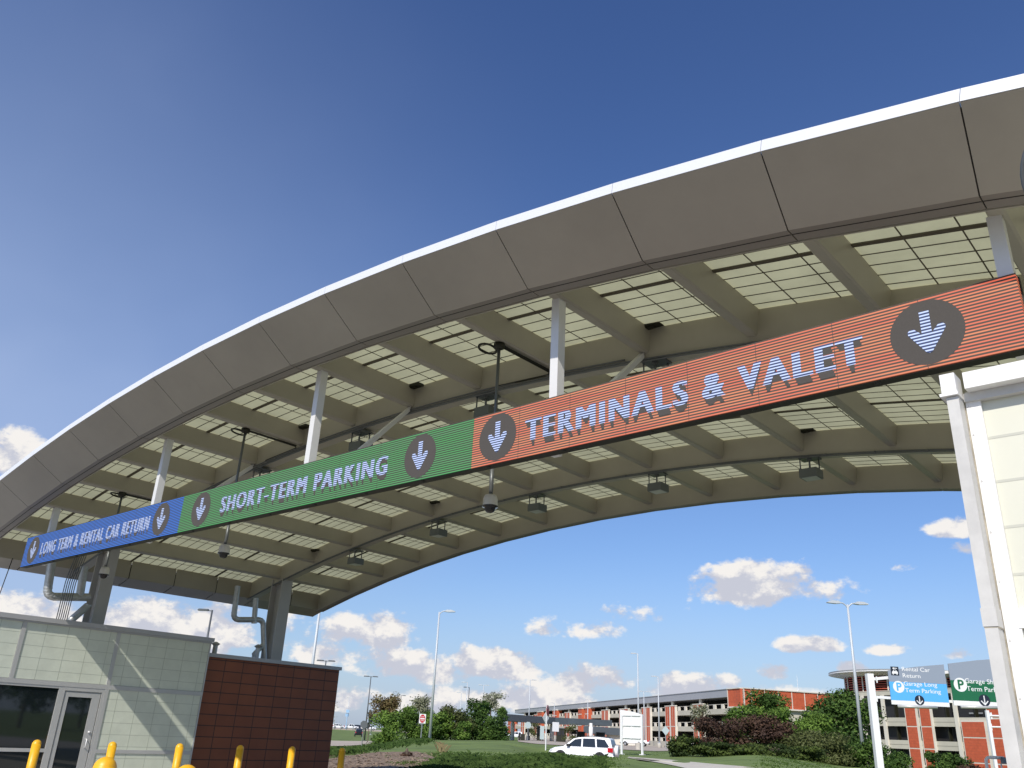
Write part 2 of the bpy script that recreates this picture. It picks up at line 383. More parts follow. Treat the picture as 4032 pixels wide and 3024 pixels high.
# ================================================================== CANOPY
U = 7.8
XC, ZC, RR = -1.50766608*U, -6.05403282*U+1.7, 6.84994765*U
T0, DT = 0.202888366, 0.0337877
def arc(j, Y, dr): t = T0-DT*j; return Vector((XC+(RR+dr)*sin(t), Y, ZC+(RR+dr)*cos(t)))
YT, YA, YB, YC_ = .845*U, .8457*U, .9393*U, .97*U
dT_, dB, dC = .0169*U, -.0652*U, -.0656*U
YM = 1.6935*U
G1, G2, GW = 1.302*U, 2.0452*U, .30
GZ, BB = .0040*U, -.0490*U
J0, J1 = -2, 14
canopy = thing('arched_canopy', 'long arched grey canopy with translucent roof panels spanning the toll lanes', 'canopy', (XC, YM, 0))
def sweep(rows, ja, jb, n, name, m, smooth=True, parent=canopy, closed=False):
    """rows: list of (Y, dr); ruled surface along the arc"""
    b = MB(); k = len(rows)
    vs = [arc(ja+(jb-ja)*i/n, Y, dr) for i in range(n+1) for (Y, dr) in rows]
    fs = []
    for i in range(n):
        for q in range(k if closed else k-1): fs.append((i*k+q, i*k+(q+1) % k, (i+1)*k+(q+1) % k, (i+1)*k+q))
    if closed: fs += [tuple(range(k)), tuple(n*k+q for q in range(k))[::-1]]
    b.add(vs, fs); return b.build(name, m, parent, smooth=False)
gap = .004
for side in (0, 1):
    fy = (lambda Y: Y) if side == 0 else (lambda Y: 2*YM-Y)
    for j in range(J0, J1):
        b = MB(); a, c = j+gap, j+1-gap
        prof = [(YA, 0), (YB, dB), (YC_, dC), (YC_+.02, dC+.03), (YB+.02, dB+.05), (YA+.06, 0)]
        b.mi(0)
        vs = [arc(q, fy(Y), d) for q in (a, c) for Y, d in prof]; k = len(prof)
        b.add(vs, [(i, (i+1) % k, k+(i+1) % k, k+i) for i in range(k)]+[tuple(range(k)), tuple(range(k, 2*k))[::-1]])
        b.m[1] = 2  # downward lip face gets the shade-darkened metal
        # thin dark seam line along the underside
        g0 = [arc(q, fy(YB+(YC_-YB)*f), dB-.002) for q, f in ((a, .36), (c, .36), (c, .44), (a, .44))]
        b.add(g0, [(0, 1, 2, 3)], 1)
        b.build('fascia_panel', [m_fascia, m_joint, m_lip_shade], canopy)
        # white edge trim, one length per panel
        b = MB(); prof = [(YT, dT_), (YT, .006), (YA+.02, .006), (YA+.35, dT_+.03)]
        k = 4; vs = [arc(q, fy(Y), d) for q in (j+.0015, j+1-.0015) for Y, d in prof]
        b.add(vs, [(i, (i+1) % k, k+(i+1) % k, k+i) for i in range(k)]+[(0, 1, 2, 3), (7, 6, 5, 4)])
        b.build('roof_edge_trim', m_edge, canopy)
    # dark backing behind the joints, inner face plate
    sweep([(fy(YA+.05), -.02), (fy(YB+.015), dB+.012), (fy(YC_+.01), dC+.012), (fy(YC_+.03), -.02)], J0, J1, 16, 'joint_backing', m_joint, closed=True)
    sweep([(fy(YC_+.032), dC+.002), (fy(YC_+.032), GZ+.08), (fy(YC_+.05), GZ+.08), (fy(YC_+.05), dC+.002)], J0, J1, 16, 'fascia_inner_face', m_steel, closed=True)
# two arched girders
for Y in (G1, G2):
    sweep([(Y, BB-.085), (Y, GZ+.06), (Y+GW, GZ+.06), (Y+GW, BB-.085)], J0, J1, 32, 'arched_girder', m_steel, closed=True)
# cross beams
for j in range(J0+1, J1):
    b = MB(); w0, w1 = -.055, .0385   # in units of panel spacing around the joint (rounded bottom)
    t = T0-DT*j; ex = Vector((cos(t), 0, -sin(t))); en = Vector((sin(t), 0, cos(t)))
    for ya, yb in ((YC_+.051, G1), (G1+GW, G2), (G2+GW, 2*YM-YC_-.051)):
        o = arc(j, ya, 0)
        pr = [(-.10, GZ+.05), (-.10, BB+.03), (-.075, BB+.004), (.045, BB+.004), (.07, BB+.03), (.07, GZ+.05)]
        poly = [o+ex*x+en*z for x, z in pr]
        b.prism(poly, (0, yb-ya, 0))
    b.build('cross_beam', m_steel, canopy)
# roof glazing: one panel per bay, with its glazing bars
thick = [8.82, 11.70, 14.58, 17.45]
for j in range(J0, J1):
    for (ya, yb) in ((YC_+.051, G1), (G1+GW, G2), (G2+GW, 2*YM-YC_-.051)):
        b = MB(); a, c = j+.01, j+.99; n = 4
        vs = [arc(a+(c-a)*i/n, Y, GZ) for i in range(n+1) for Y in (ya, yb)]
        b.add(vs, [(i*2, i*2+1, i*2+3, i*2+2) for i in range(n)], 0)
        def bar(q0, q1, y0, y1, d):
            v = [arc(q, Y, GZ-z) for q in (q0, q1) for Y, z in ((y0, .002), (y1, .002), (y1, d), (y0, d))]
            b.add(v, [(0, 1, 2, 3), (7, 6, 5, 4), (0, 4, 5, 1), (1, 5, 6, 2), (2, 6, 7, 3), (3, 7, 4, 0)], 1)
        y = thick[0]-.288*20
        k = -20
        while y < 19:
            if ya+.05 < y < yb-.03:
                th = (k % 10 == 0)
                w = .034 if th else .0085
                bar(a, c, y-w, y+w, .022 if th else .008)
            y += .288; k += 1
        for f in (.317, .65, .98):
            q = j+f-.0
            if a < q < c: bar(q-.0045, q+.0045, ya, yb, .0075)
        b.build('roof_panel', [m_glz, m_mull], canopy)
# canopy ends: inner face, underside and outward leaning end panel
for j, s in ((J1, -1), (J0, 1)):
    p = arc(j, 0, 0); x0 = p.x; zt = p.z
    xs = [x0-s*.20, x0+s*.43, x0+s*1.16]
    ys = (YC_, 2*YM-YC_)
    zb = arc(j-.11 if j > 0 else j+.11, 0, dC).z
    zb2 = zb-.19
    b = MB()
    yl = lsp(YB, 2*YM-YB, 9)
    for a, c in zip(yl, yl[1:]):
        g = .012
        b.quad((xs[0], a+g, zb), (xs[0], c-g, zb), (xs[1], c-g, zb2), (xs[1], a+g, zb2), 0)
        b.quad((xs[1], a+g, zb2), (xs[1], c-g, zb2), (xs[2], c-g, zt-.30), (xs[2], a+g, zt-.30), 0)
        b.quad((xs[0], a+g, zb), (xs[0], c-g, zb), (xs[0], c-g, zt+.1), (xs[0], a+g, zt+.1), 0)
    b.box((min(x0, xs[1])+.06, YB+.1, zb+.05), (max(x0, xs[1])-.06, 2*YM-YB-.1, zt-.05), 1)
    b.build('end_panel', [m_fascia, m_joint], canopy)
    b = MB(); b.prism([(xs[2], YT, zt-.30), (xs[2], YT, zt-.16), (x0, YT, zt+.13), (x0, YT, zt+.0)], (0, 2*(YM-YT), 0)); b.build('roof_edge_trim', m_edge, canopy)
    b = MB()
    for yy, q in ((YB, 1), (2*YM-YB, -1)):
        yy2 = YA if q == 1 else 2*YM-YA
        b.quad((x0, yy, zb), (xs[1], yy, zb2), (xs[2], yy2, zt-.30), (x0, yy2, zt), 0)
        b.quad((x0, yy, zb), (xs[1], yy, zb2), (xs[1], yy+q*.24, zb2), (x0, yy+q*.24, zb), 0)
    b.build('end_corner_panel', m_fascia, canopy)
# columns: wide flange sections
def hcol(x0, x1, y0, y1, z0, z1):
    b = MB(); f = .035
    b.box((x1-f, y0, z0), (x1, y1, z1)); b.box((x0, y0, z0), (x0+f, y1, z1))
    ym = (y0+y1)/2; b.box((x0+f+.001, ym-.02, z0), (x1-f-.001, ym+.02, z1))
    return b.build('column', m_colgrey, canopy)
for xa, xb in ((-24.54, -23.95), (XC*2+23.95, XC*2+24.54)):
    hcol(xa, xb, G1-.02, G1+.33, 0, arc(12.8, 0, BB-.085).z+.0)
    hcol(xa, xb, G2-.04, G2+.36, 0, arc(12.8, 0, BB-.085).z+.0)

# conduits following the girders and beams
def pipe_thing(name, label, cat, pts, r, m, n=8, group=None):
    b = MB(); b.tube(pts, r, n); o = b.build(name, m, loc=pts[0], smooth=True); return tag(o, label, cat, group)
b = MB()
for k in range(3):
    b.tube([arc(-1+15*i/40, G1-.02, BB-.10-.035*k) for i in range(41)] if k < 2 else [arc(3.2+9.3*i/30, G1-.03, BB-.06) for i in range(31)], .016, 6)
tag(b.build('conduit_run', m_conduit, smooth=True, loc=arc(6, G1, BB)), 'bundle of dark conduits along the bottom of the nearer arched girder', 'conduit')
b = MB()
for k in range(2): b.tube([arc(-1+15*i/40, G2-.02, BB-.095-.03*k) for i in range(41)], .014, 6)
for q in range(0, 28): b.lathe(arc(-1+q*.53, G2-.03, BB-.11), [(.03, -.02), (.03, .02)], 8)
tag(b.build('conduit_run', m_conduit, smooth=True, loc=arc(6, G2, BB)), 'thin dark conduit along the bottom of the farther arched girder', 'conduit')

# hanging flood fixtures under both girders
def fixture(j, Y, label):
    c = arc(j+.0, Y, BB-.12); c.x += .12
    t = thing('canopy_light', label, 'light fixture', c, 'box lights hung under the canopy girders')
    b = MB(); b.box(c+Vector((-.18, -.03, -.42)), c+Vector((.18, .31, -.245)), 0); b.build('lamp_housing', m_fixture, t)
    b = MB(); b.box(c+Vector((-.15, .0, -.428)), c+Vector((.15, .28, -.422)), 0); b.build('lens', m_lens, t)
    for x, y in ((-.15, .0), (.02, .06), (.15, .22)):
        b = MB(); p = c+Vector((x, y, 0)); b.tube([p+Vector((0, 0, -.246)), p+Vector((0, 0, .02))], .014 if x != .02 else .02, 6); b.build('hanger_rod', m_conduit, t, True)
    b = MB(); b.box(c+Vector((-.17, -.02, -.03)), c+Vector((.2, .26, .0)), 0); b.lathe(c+Vector((.02, .06, -.08)), [(.05, 0), (.05, .05)], 10, 0); b.build('mount_bracket', m_conduit, t)
    return t
ordn = {3: 'nearest', 5: 'second', 7: 'third', 9: 'fourth', 11: 'fifth', 1: 'rightmost'}
for j in (3, 5, 7, 9): fixture(j, G1+.02, 'grey box light on the nearer girder, %s from the right, half above the LED sign' % ordn[j])
for j in (3, 5, 7, 9, 11): fixture(j, G2+.02, 'grey box light on the farther girder, %s from the right, seen below the LED sign' % ordn[j])
# small dark drain boxes in the beam corners
for j, Y, w in ((3, G1, 'upper middle bay nearer the right'), (6, G1, 'bay above the T of TERMINALS'), (8, G1, 'bay beside the left hanging camera pole'), (3, G2, 'rightmost seen under the sign'), (9, G2, 'bay under the green sign'), (12, G2, 'bay above the rear column')):
    p = arc(j+.05, Y-.16, GZ-.04); p.x += .0
    b = MB(); b.box(p+Vector((0, -.02, -.015)), p+Vector((.42, .13, .03))); b.box(p+Vector((.05, .0, -.03)), p+Vector((.3, .1, -.016)))
    tag(b.build('drain_box', m_black, loc=p), 'small black box in the roof corner, '+w, 'drain', 'roof drain boxes against the girders')

# ================================================================== LED SIGN
SX0, S1, S2, SX1 = -2.9799*U, -1.99073*U, -.98559*U, -.12971*U
SZ0, SZ1, SY = .422675*U+1.7, .515935*U+1.7, U
SH = SZ1-SZ0; ROWS = 22
led = thing('led_sign', 'long blue, green and orange-red LED lane sign under the canopy', 'electronic sign', ((SX0+SX1)/2, SY, SZ0))
m_lb = ledmat('blue_led_rows', (.02, .20, .92), (.04, .05, .065), SZ0, SH, ROWS, .85)
m_lg = ledmat('green_led_rows', (.05, .62, .13), (.055, .052, .048), SZ0, SH, ROWS, .62, (.09, .55, .16))
m_lr = ledmat('red_led_rows', (1.0, .17, .08), (.085, .07, .058), SZ0, SH, ROWS, .80, (1.0, .29, .12))
m_lw = ledmat('white_led_rows', (.66, .76, 1.0), (.045, .065, .15), SZ0, SH, ROWS, 1.05)
m_lk = mat('unlit_led_field', (.065, .058, .052), .85, 0, .08, 60)
def display(x0, x1, m, circles, txt, tx0, tx1, bold):
    b = MB(); b.box((x0+.002, SY, SZ0), (x1-.002, SY+.10, SZ1), 0)
    nseam = 8
    for q in range(1, nseam): xx = x0+(x1-x0)*q/nseam; b.quad((xx-.003, SY-.0012, SZ0), (xx+.003, SY-.0012, SZ0), (xx+.003, SY-.0012, SZ1), (xx-.003, SY-.0012, SZ1), 1)
    for cx in circles:
        cz = (SZ0+SZ1)/2; r = SH*.455; n = 40
        b.add([(cx+r*cos(2*pi*i/n), SY-.003, cz+r*sin(2*pi*i/n)) for i in range(n)], [tuple(range(n))], 1)
        a = SH
        P = [(-.062, .30), (.062, .30), (.062, -.02), (.15, .075), (.20, .08), (.235, .04), (.225, 0), (.035, -.285), (0, -.30), (-.035, -.285), (-.225, 0), (-.235, .04), (-.20, .08), (-.15, .075), (-.062, -.02)]
        # shaft and head as convex pieces
        def pc(idx, y): b.add([(cx+P[i][0]*a, y, cz+P[i][1]*a) for i in idx], [tuple(range(len(idx)))], 2)
        pc([0, 14, 2, 1], SY-.006); pc([14, 8, 2], SY-.0062); pc([2, 8, 7, 6, 5, 4, 3], SY-.0064); pc([14, 13, 12, 11, 10, 9, 8], SY-.0064)
    O = (0, SY-.003, 0); ex, ez = (1, 0, 0), (0, 0, 1); z0 = SZ0+.285*SH; h = .425*SH
    for q in range(3):
        put_text(b, txt, tx0, tx1, z0-.026*(q+1), h, (.01*(q-1), SY-.0032-.0002*q, 0), ex, ez, 1, bold, track=1.22)
    for q in range(4): put_text(b, txt, tx0, tx1, z0, h, ((q-1.5)*.017, SY-.006-.0003*q, 0), ex, ez, 2, bold, track=1.22)
    return b.build('display_panel', [m, m_lk, m_lw], led)
display(SX0, S1, m_lb, (-22.67, -16.30), 'LONG TERM & RENTAL CAR RETURN', -22.17, -16.78, 0)
display(S1, S2, m_lg, (-14.78, -8.74), 'SHORT-TERM PARKING', -14.05, -9.46, 0)
display(S2, SX1, m_lr, (-7.23, -1.81), 'TERMINALS & VALET', -6.72, -2.42, 0)
b = MB(); b.box((SX0-.01, SY+.101, SZ0-.01), (SX1+.01, SY+.15, SZ1+.004)); b.box((SX0, SY+.012, SZ0-.012), (SX1, SY+.10, SZ0-.002))
for i in range(18): b.lathe((SX0+.6+i*1.27, SY+.05, SZ0-.03), [(.02, 0), (.03, .018)], 8)
b.build('cabinet_frame', m_black, led)
for j in (0, 3, 6, 9, 12):
    p = arc(j, SY+.155, BB); x = p.x-.085
    b = MB(); b.box((x-.02, SY+.155, SZ0+.02), (x+.11, SY+.30, p.z+.02)); b.build('hanger_post', m_postw, led)
    if j:
        b = MB(); b.prism([(x, SY+.30, SZ0+.22), (x, SY+.30, SZ0+.38), (x, G1-.02, p.z+.02), (x, G1-.02, p.z-.08)], (.085, 0, 0)); b.build('diagonal_brace', m_postw, led)

# dome cameras on poles
for j, w in ((4, 'orange-red section of the LED sign'), (8, 'green section of the LED sign'), (11, 'left end column of the canopy')):
    p = arc(j, 8.80, BB+.0); p.x = {4: -8.23, 8: -15.43, 11: -20.70}[j]
    zd = EYE.z+{4: 3.20, 8: 3.20, 11: 3.20}[j]
    t = thing('dome_camera', 'white dome security camera hanging on a pole by the '+w, 'camera', (p.x, p.y, zd-.15), 'dome cameras hung from the canopy beams')
    b = MB(); b.tube([(p.x, p.y, zd+.02), (p.x, p.y, p.z-.03)], .026, 10); b.tube([(p.x, p.y, zd), (p.x, p.y, zd+.5)], .032, 10); b.build('pole', m_conduit if j != 9 else m_galv, t, True)
    b = MB(); b.lathe((p.x, p.y, zd), [(.03, .05), (.085, .03), (.105, -.02), (.11, -.12), (.113, -.13)][::-1], 24); b.build('housing', m_camwhite, t, True)
    b = MB(); b.lathe((p.x, p.y, zd-.132), [(.12, .0), (.12, -.012), (.083, -.02), (.08, -.05), (.06, -.085), (.024, -.10)], 24); b.build('dome', m_camdome, t, True)
    b = MB(); b.lathe((p.x, p.y, p.z-.075), [(.05, -.02), (.09, .0), (.09, .075)], 12)
    b.tube([(p.x, p.y, p.z-.03), (p.x, G1-.08, p.z-.03), (p.x-.06, G1-.03, p.z-.05), (p.x-1.2, G1-.03, arc(j+.65, 0, BB).z-.05)], .018, 6)
    b.tube([(p.x+.05, p.y, p.z-.03), (p.x+.05, G1-.1, p.z-.03)], .014, 6)
    lp = [(p.x-.05-.13*(1-cos(a))-.05, p.y-.16*sin(a)*1.0-.02, p.z-.03+.02*sin(a)) for a in lsp(0, 2*pi, 18)]
    b.tube(lp, .02, 6); b.build('cable_mount', m_black, t, True)

# ================================================================== LEFT TOLL OFFICE
FX = -2.956*U
office = thing('toll_office', 'pale green panelled office with glass door and dark red tiled wing behind bollards', 'building', (FX-4, 10, 0))
b = MB(); b.box((FX-9, 4.2, 0), (FX-.06, 13.15, 3.60)); b.build('wall_core', m_conc, office)
# translucent panels with grid lines
def fpan(y0, y1, z0, z1):
    b = MB(); b.box((FX-.058, y0, z0), (FX, y1, z1), 0)
    z = 3.735
    while z > z0:
        z -= .2795
        if z0+.03 < z < z1-.03: b.box((FX, y0, z-.004), (FX+.0015, y1, z+.004), 1)
    y = 8.185-.5366*12
    while y < y1:
        if y0+.05 < y < y1-.05: b.box((FX, y-.004, z0), (FX+.0022, y+.004, z1), 1)
        y += .5366
    b.build('wall_panel', [m_kal, m_kalline], office)
fpan(4.25, 8.13, 2.40, 3.735); fpan(8.24, 10.50, 2.40, 3.735); fpan(10.60, 13.22, 2.40, 3.735)
fpan(10.60, 13.22, .87, 2.29); fpan(10.60, 13.22, .02, .78)
b = MB()
for y in (8.185, 10.55): b.box((FX-.05, y-.05, 2.29 if y < 9 else .0), (FX+.02, y+.05, 3.735))
b.box((FX-.05, 4.2, 2.29), (FX+.022, 13.235, 2.395)); b.box((FX-.05, 10.60, .78), (FX+.021, 13.235, .87)); b.box((FX-.05, 13.225, 0), (FX+.018, 13.262, 3.735))
b.build('wall_frame', m_alum, office)
b = MB(); b.box((FX-.04, 4.2, .02), (FX-.02, 9.36, 2.24), 0); b.build('window_glass', m_glass, office)
b = MB()
for z0, z1 in ((2.235, 2.289), (.78, .86), (0, .08)): b.box((FX-.05, 4.2, z0), (FX+.01, 9.39, z1))
for y in (5.6, 7.4): b.box((FX-.05, y-.03, .08), (FX-.005, y+.03, 2.234))
b.box((FX-.05, 9.36, 0), (FX+.012, 9.46, 2.289)); b.build('window_frame', m_alum, office)
dr = thing('x', '', '', (FX, 10.0, 0)); dr.name = 'door'
for q in ('label', 'category'): del dr[q]
dr.parent = office; dr.location = Vector((FX, 10.0, 0))-parent_world(office)
b = MB(); b.box((FX-.045, 9.461, 0), (FX+.014, 9.51, 2.289)); b.box((FX-.045, 10.44, 0), (FX+.014, 10.498, 2.289)); b.box((FX-.045, 9.511, 2.20), (FX+.014, 10.439, 2.289)); b.build('door_frame', m_alum, dr)
b = MB(); b.box((FX-.035, 9.53, .02), (FX-.002, 9.63, 2.17)); b.box((FX-.035, 10.22, .02), (FX-.002, 10.42, 2.17)); b.box((FX-.035, 9.63, 2.06), (FX-.0025, 10.22, 2.17)); b.box((FX-.035, 9.63, .02), (FX-.0025, 10.22, .25)); b.box((FX-.04, 9.511, .0), (FX-.036, 10.439, 2.199)); b.build('door_leaf', m_alum, dr)
b = MB(); b.box((FX-.030, 9.63, .25), (FX-.02, 10.22, 2.06)); b.build('door_glass', m_glass, dr)
b = MB(); b.tube([(FX, 10.30, .90), (FX+.05, 10.30, .92), (FX+.06, 10.29, 1.0), (FX+.05, 10.30, 1.08), (FX, 10.30, 1.10)], .012, 8); b.lathe((FX+.01, 10.33, 1.24), [(.025, 0), (.025, .04)], 10); b.build('door_handle', m_white, dr, True)
b = MB(); b.box((FX-9.1, 4.1, 3.742), (FX+.09, 13.30, 3.855)); b.box((FX-.04, 4.1, 3.70), (FX+.05, 13.27, 3.741)); b.build('parapet_cap', m_cap, office)
b = MB(); b.box((FX-9, 13.2625, 0), (FX-.312, 18.195, 3.366)); b.build('tiled_wing', m_red, office)
b = MB(); b.box((FX-9.1, 13.263, 3.371), (FX-.25, 18.245, 3.475)); b.build('wing_cap', m_cap, office)

# ducts, conduits and vents on the office roof
XD = -24.0
def duct(pts, r, lab, extra=()):
    b = MB(); b.tube(pts, r, 16)
    for e in extra: b.tube(e, r*.98, 16)
    for p in pts[:-1]: b.lathe(p, [(r*1.06, -.02), (r*1.06, .02)], 16)
    return tag(b.build('roof_duct', m_galv, loc=pts[0], smooth=True, auto=40), lab, 'duct', 'silver pipes on the office roof')
def fp(px, py, X): d = ray(px, py); return EYE+d*(X/d.x)
def bend(a, c, d, n=5):
    a, c, d = map(Vector, (a, c, d)); return [a*(1-t)**2+c*2*t*(1-t)+d*t*t for t in lsp(0, 1, n)]
A, B_, C_ = fp(189, 2262, XD), fp(181, 2345, XD), fp(352, 2352, XD); A.z += .5
duct([A]+bend(B_+Vector((0, 0, .2)), B_, B_+Vector((0, .2, 0)))+[C_], .105, 'silver elbowed duct rising to the canopy beside the front column', [[fp(322, 2275, XD)+Vector((0, 0, .3)), fp(312, 2360, XD)]])
duct([fp(345, 2385, XD), fp(282, 2440, XD), fp(268, 2500, XD)], .10, 'short slanting silver duct at the foot of the front column')
A, B_, C_ = fp(925, 2375, XD), fp(918, 2437, XD), fp(1030, 2442, XD); A.z += .5
D_ = fp(1042, 2620, XD)
duct([A]+bend(B_+Vector((0, 0, .18)), B_, B_+Vector((0, .18, 0)))+bend(C_+Vector((0, -.1, 0)), C_+Vector((0, .08, 0)), C_+Vector((0, .1, -.2)))+[D_], .085, 'silver duct with two elbows beside the rear column', [[fp(1004, 2380, XD)+Vector((0, 0, .2)), fp(1000, 2455, XD)]])
duct([fp(1035, 2540, XD), fp(1002, 2575, XD), fp(998, 2610, XD)], .08, 'short slanting silver pipe at the foot of the rear column')
b = MB()
for k in range(6):
    y = 9.06+.052*k; b.tube([(FX-.45, y, 3.6), (FX-.45, y, 4.85), (FX-.45, y+.1, 5.6), (FX-.45, y+.5, 6.2)], .012, 6)
tag(b.build('conduit_bundle', m_conduit, loc=(FX-.45, 9.2, 3.8), smooth=True), 'row of six thin vertical conduits from the office roof to the canopy', 'conduit')
for px, py, w, lab in ((850, 2535, .09, 'small capped grey vent pipe where the red tiled wing begins'), (1017, 2545, .085, 'small round vent with a cap beside the rear column')):
    p = fp(px, py, XD+.2); b = MB(); b.lathe((p.x, p.y, 0), [(w*.8, 3.4), (w*.8, p.z-.05), (w*1.5, p.z), (w*.3, p.z+.06)], 14)
    tag(b.build('roof_vent', m_galv if px > 900 else m_alum, loc=(p.x, p.y, 3.4), smooth=True, auto=40), lab, 'vent', 'vents on the office roof')
b = MB(); q0, q1 = fp(40, 2225, -24.8), fp(0, 2335, -24.8); d = q1-q0; b.tube([q0-d*.25, q1+d*4.0], .012, 6); tag(b.build('stay_rod', m_black, loc=q0, smooth=True), 'thin dark rod slanting down from the left end of the canopy', 'rod')

# ================================================================== BOLLARDS
bx = -19.5
def bollard(x, y, h, r, label, group):
    t = thing('bollard', label, 'bollard', (x, y, 0), group)
    b = MB(); pr = [(r, .0), (r, h-r)]+[(r*cos(a), h-r+r*sin(a)) for a in lsp(0, pi/2-.02, 7)]
    b.lathe((x, y, 0), pr, 24); b.build('sleeve', m_yellow, t, True)
    b = MB(); b.lathe((x, y, 0), [(r*1.35, .013), (r*1.35, .03), (r*1.02, .032)], 24); b.build('base_ring', m_conc, t)
lab = ['yellow bollard in front of the office window, leftmost of the row', 'yellow bollard right of the glass door, topped behind the first fat guard post', 'yellow bollard before the pale green wall corner', 'yellow bollard in front of the left part of the red tiled wall', 'yellow bollard in front of the right part of the red tiled wall', 'yellow bollard farthest right, beyond the end of the red wall']
for i, (px, py) in enumerate([(149, 2910), (446, 2921), (710, 2928), (948, 2934), (1152, 2940), (1349, 2946)]):
    d = ray(px, py); p = EYE+d*(bx/d.x); bollard(bx, p.y, 1.155, .088, lab[i], 'yellow bollards guarding the office')
for px, py, X, h, lb in ((422, 2979, -13.0, None, 'fat yellow guard post with a round top, left one, overlapping the second bollard'), (741, 3010, -12.5, None, 'fat yellow guard post just showing its round top at the bottom edge')):
    d = ray(px, py); p = EYE+d*(X/d.x); bollard(X, p.y, p.z, .162 if px < 500 else .17, lb, 'fat yellow guard posts')

# ================================================================== RIGHT BOOTH
bw_y = 5.42; bx0 = -1.10
booth = thing('toll_booth', 'bright cream panelled toll booth with white gutter at the right edge', 'building', (1.2, 7, 0))
b = MB(); b.box((bx0, bw_y, 0), (4.0, 9.3, 3.78), 0)
for i in range(12):
    z = 3.735-.27*(i+1)
    b.box((bx0+.075, bw_y-.0015, z-.008), (4.0, bw_y, z+.008), 1)
b.build('wall_panel', [m_boothwall, mat('cream_wall_seam', (.50, .50, .43), .7)], booth)
b = MB(); b.box((bx0-.0, bw_y-.03, 0), (bx0+.082, bw_y-.002, 3.70), 0)
for z in (3.675, 3.494, 3.204, 2.90, 2.62, 2.3, 2.0, 1.7): b.lathe((bx0+.015, bw_y-.034, z), [(.0065, 0), (.0065, .005)], 10, 0, 'Y'); b.lathe((bx0+.015, bw_y-.0345, z), [(.0035, 0), (.0035, .003)], 8, 1, 'Y')
b.box((bx0+.07, bw_y-.034, 2.36), (bx0+.16, bw_y-.001, 2.46), 0)
b.build('corner_trim', [m_boothtrim, m_alum], booth)
b = MB(); b.box((bx0+.03, bw_y-.13, 3.755), (4.05, bw_y+.02, 3.86), 0); b.box((bx0, bw_y-.05, 3.70), (4.0, bw_y-.002, 3.754), 1); b.build('gutter', [m_boothtrim, m_boothcol], booth)
b = MB(); b.box((bx0-.092, bw_y-.165, 3.735), (bx0-.008, bw_y-.02, 3.86), 0); b.box((bx0-.104, bw_y-.175, 3.715), (bx0-.002, bw_y-.01, 3.734), 0); b.build('gutter_head', m_boothtrim, booth)
b = MB(); b.box((bx0-.075, bw_y-.15, 0), (bx0-.008, bw_y-.036, 3.712), 0); b.box((bx0-.080, bw_y-.155, 2.36), (bx0-.004, bw_y-.032, 2.46), 0); b.box((bx0-.0755, bw_y-.1505, 2.352), (bx0-.0035, bw_y-.031, 2.359), 1)
b.build('downspout', [m_boothcol, m_dirt], booth)
b = MB(); b.box((bx0-.03, bw_y-.020, 0), (bx0-.001, bw_y+.02, 3.69), 0); b.build('corner_post', m_dirt, booth)
# round convex traffic mirror mostly beyond the right edge
cm = at(4330, 640, 3.1)
t = thing('traffic_mirror', 'round grey-rimmed mirror cut off by the upper right edge', 'mirror', (cm.x, cm.y, 0))
n_ = (EYE-cm).normalized(); q = Vector((0, 0, 1)).rotation_difference(n_).to_matrix()
def ring(prof, nseg=40):
    b = MB(); b.lathe((0, 0, 0), prof, nseg); b.v = [cm+q@v for v in b.v]; return b
ring([(0.238, -.03), (0.252, -.02), (0.252, .02), (0.241, .03), (0.234, .01)]).build('rim', m_conduit, t, True)
ring([(0.217, .0), (0.175, .02), (0.084, .035), (0.007, .04)]).build('reflector', m_glass, t, True)
b = MB(); b.tube([(cm.x+.05, cm.y+.12, 0), (cm.x+.05, cm.y+.12, cm.z+.1)], .03, 10); b.build('post', m_galv, t, True)
# ================================================================== ROADS AND BEDS
grid_patch('road', m_pave, lsp(2125, 2520, 20), lsp(51.5, 61.5, 8), .03)
grid_patch('far_plaza', m_pave, lsp(2040, 2660, 24), lsp(96, 330, 30), .05)
grid_patch('parking_entry_road', m_pave, lsp(900, 1640, 24), [104, 108, 112, 117, 122, 128, 134, 140], .05)
grid_patch('parking_lot', m_pave, lsp(700, 1700, 24), [300, 320, 345, 380, 420], .06)
m_mulch = mat('bark_mulch', (.16, .10, .06), .95, 0, .5, 6, bump=1.0, bscale=25, col2=(.34, .25, .17))
def patch_poly(name, m, rows, lift, nsub=8):
    """rows of picture points (left, right) dropped on the terrain"""
    b = MB(); vs = []
    for (lx, ly, rx, ry) in rows:
        for i in range(nsub+1):
            t = i/nsub; p = drop(lx+(rx-lx)*t, ly+(ry-ly)*t); vs.append((p.x, p.y, p.z+lift))
    k = nsub+1; fs = [(i*k+j, i*k+j+1, (i+1)*k+j+1, (i+1)*k+j) for i in range(len(rows)-1) for j in range(nsub)]
    b.add(vs, fs); return struct(b.build(name, m, smooth=True))
patch_poly('mulch_bed', m_mulch, [(1150, 3100, 2000, 3100), (1150, 3060, 1900, 3060), (1180, 3024, 1790, 3024), (1240, 3000, 1740, 2996), (1360, 2980, 1690, 2976), (1490, 2964, 1640, 2962)], .03, 14)
patch_poly('sidewalk', mat('sidewalk_concrete', (.52, .48, .40), .85, 0, .08, 1), [(2468, 2986, 2476, 2985), (2560, 2999, 2640, 2994), (2640, 3014, 2780, 3008), (2700, 3028, 2920, 3020), (2760, 3042, 3040, 3032)], .03, 6)
m_curb = mat('curb_concrete', (.45, .43, .38), .85)

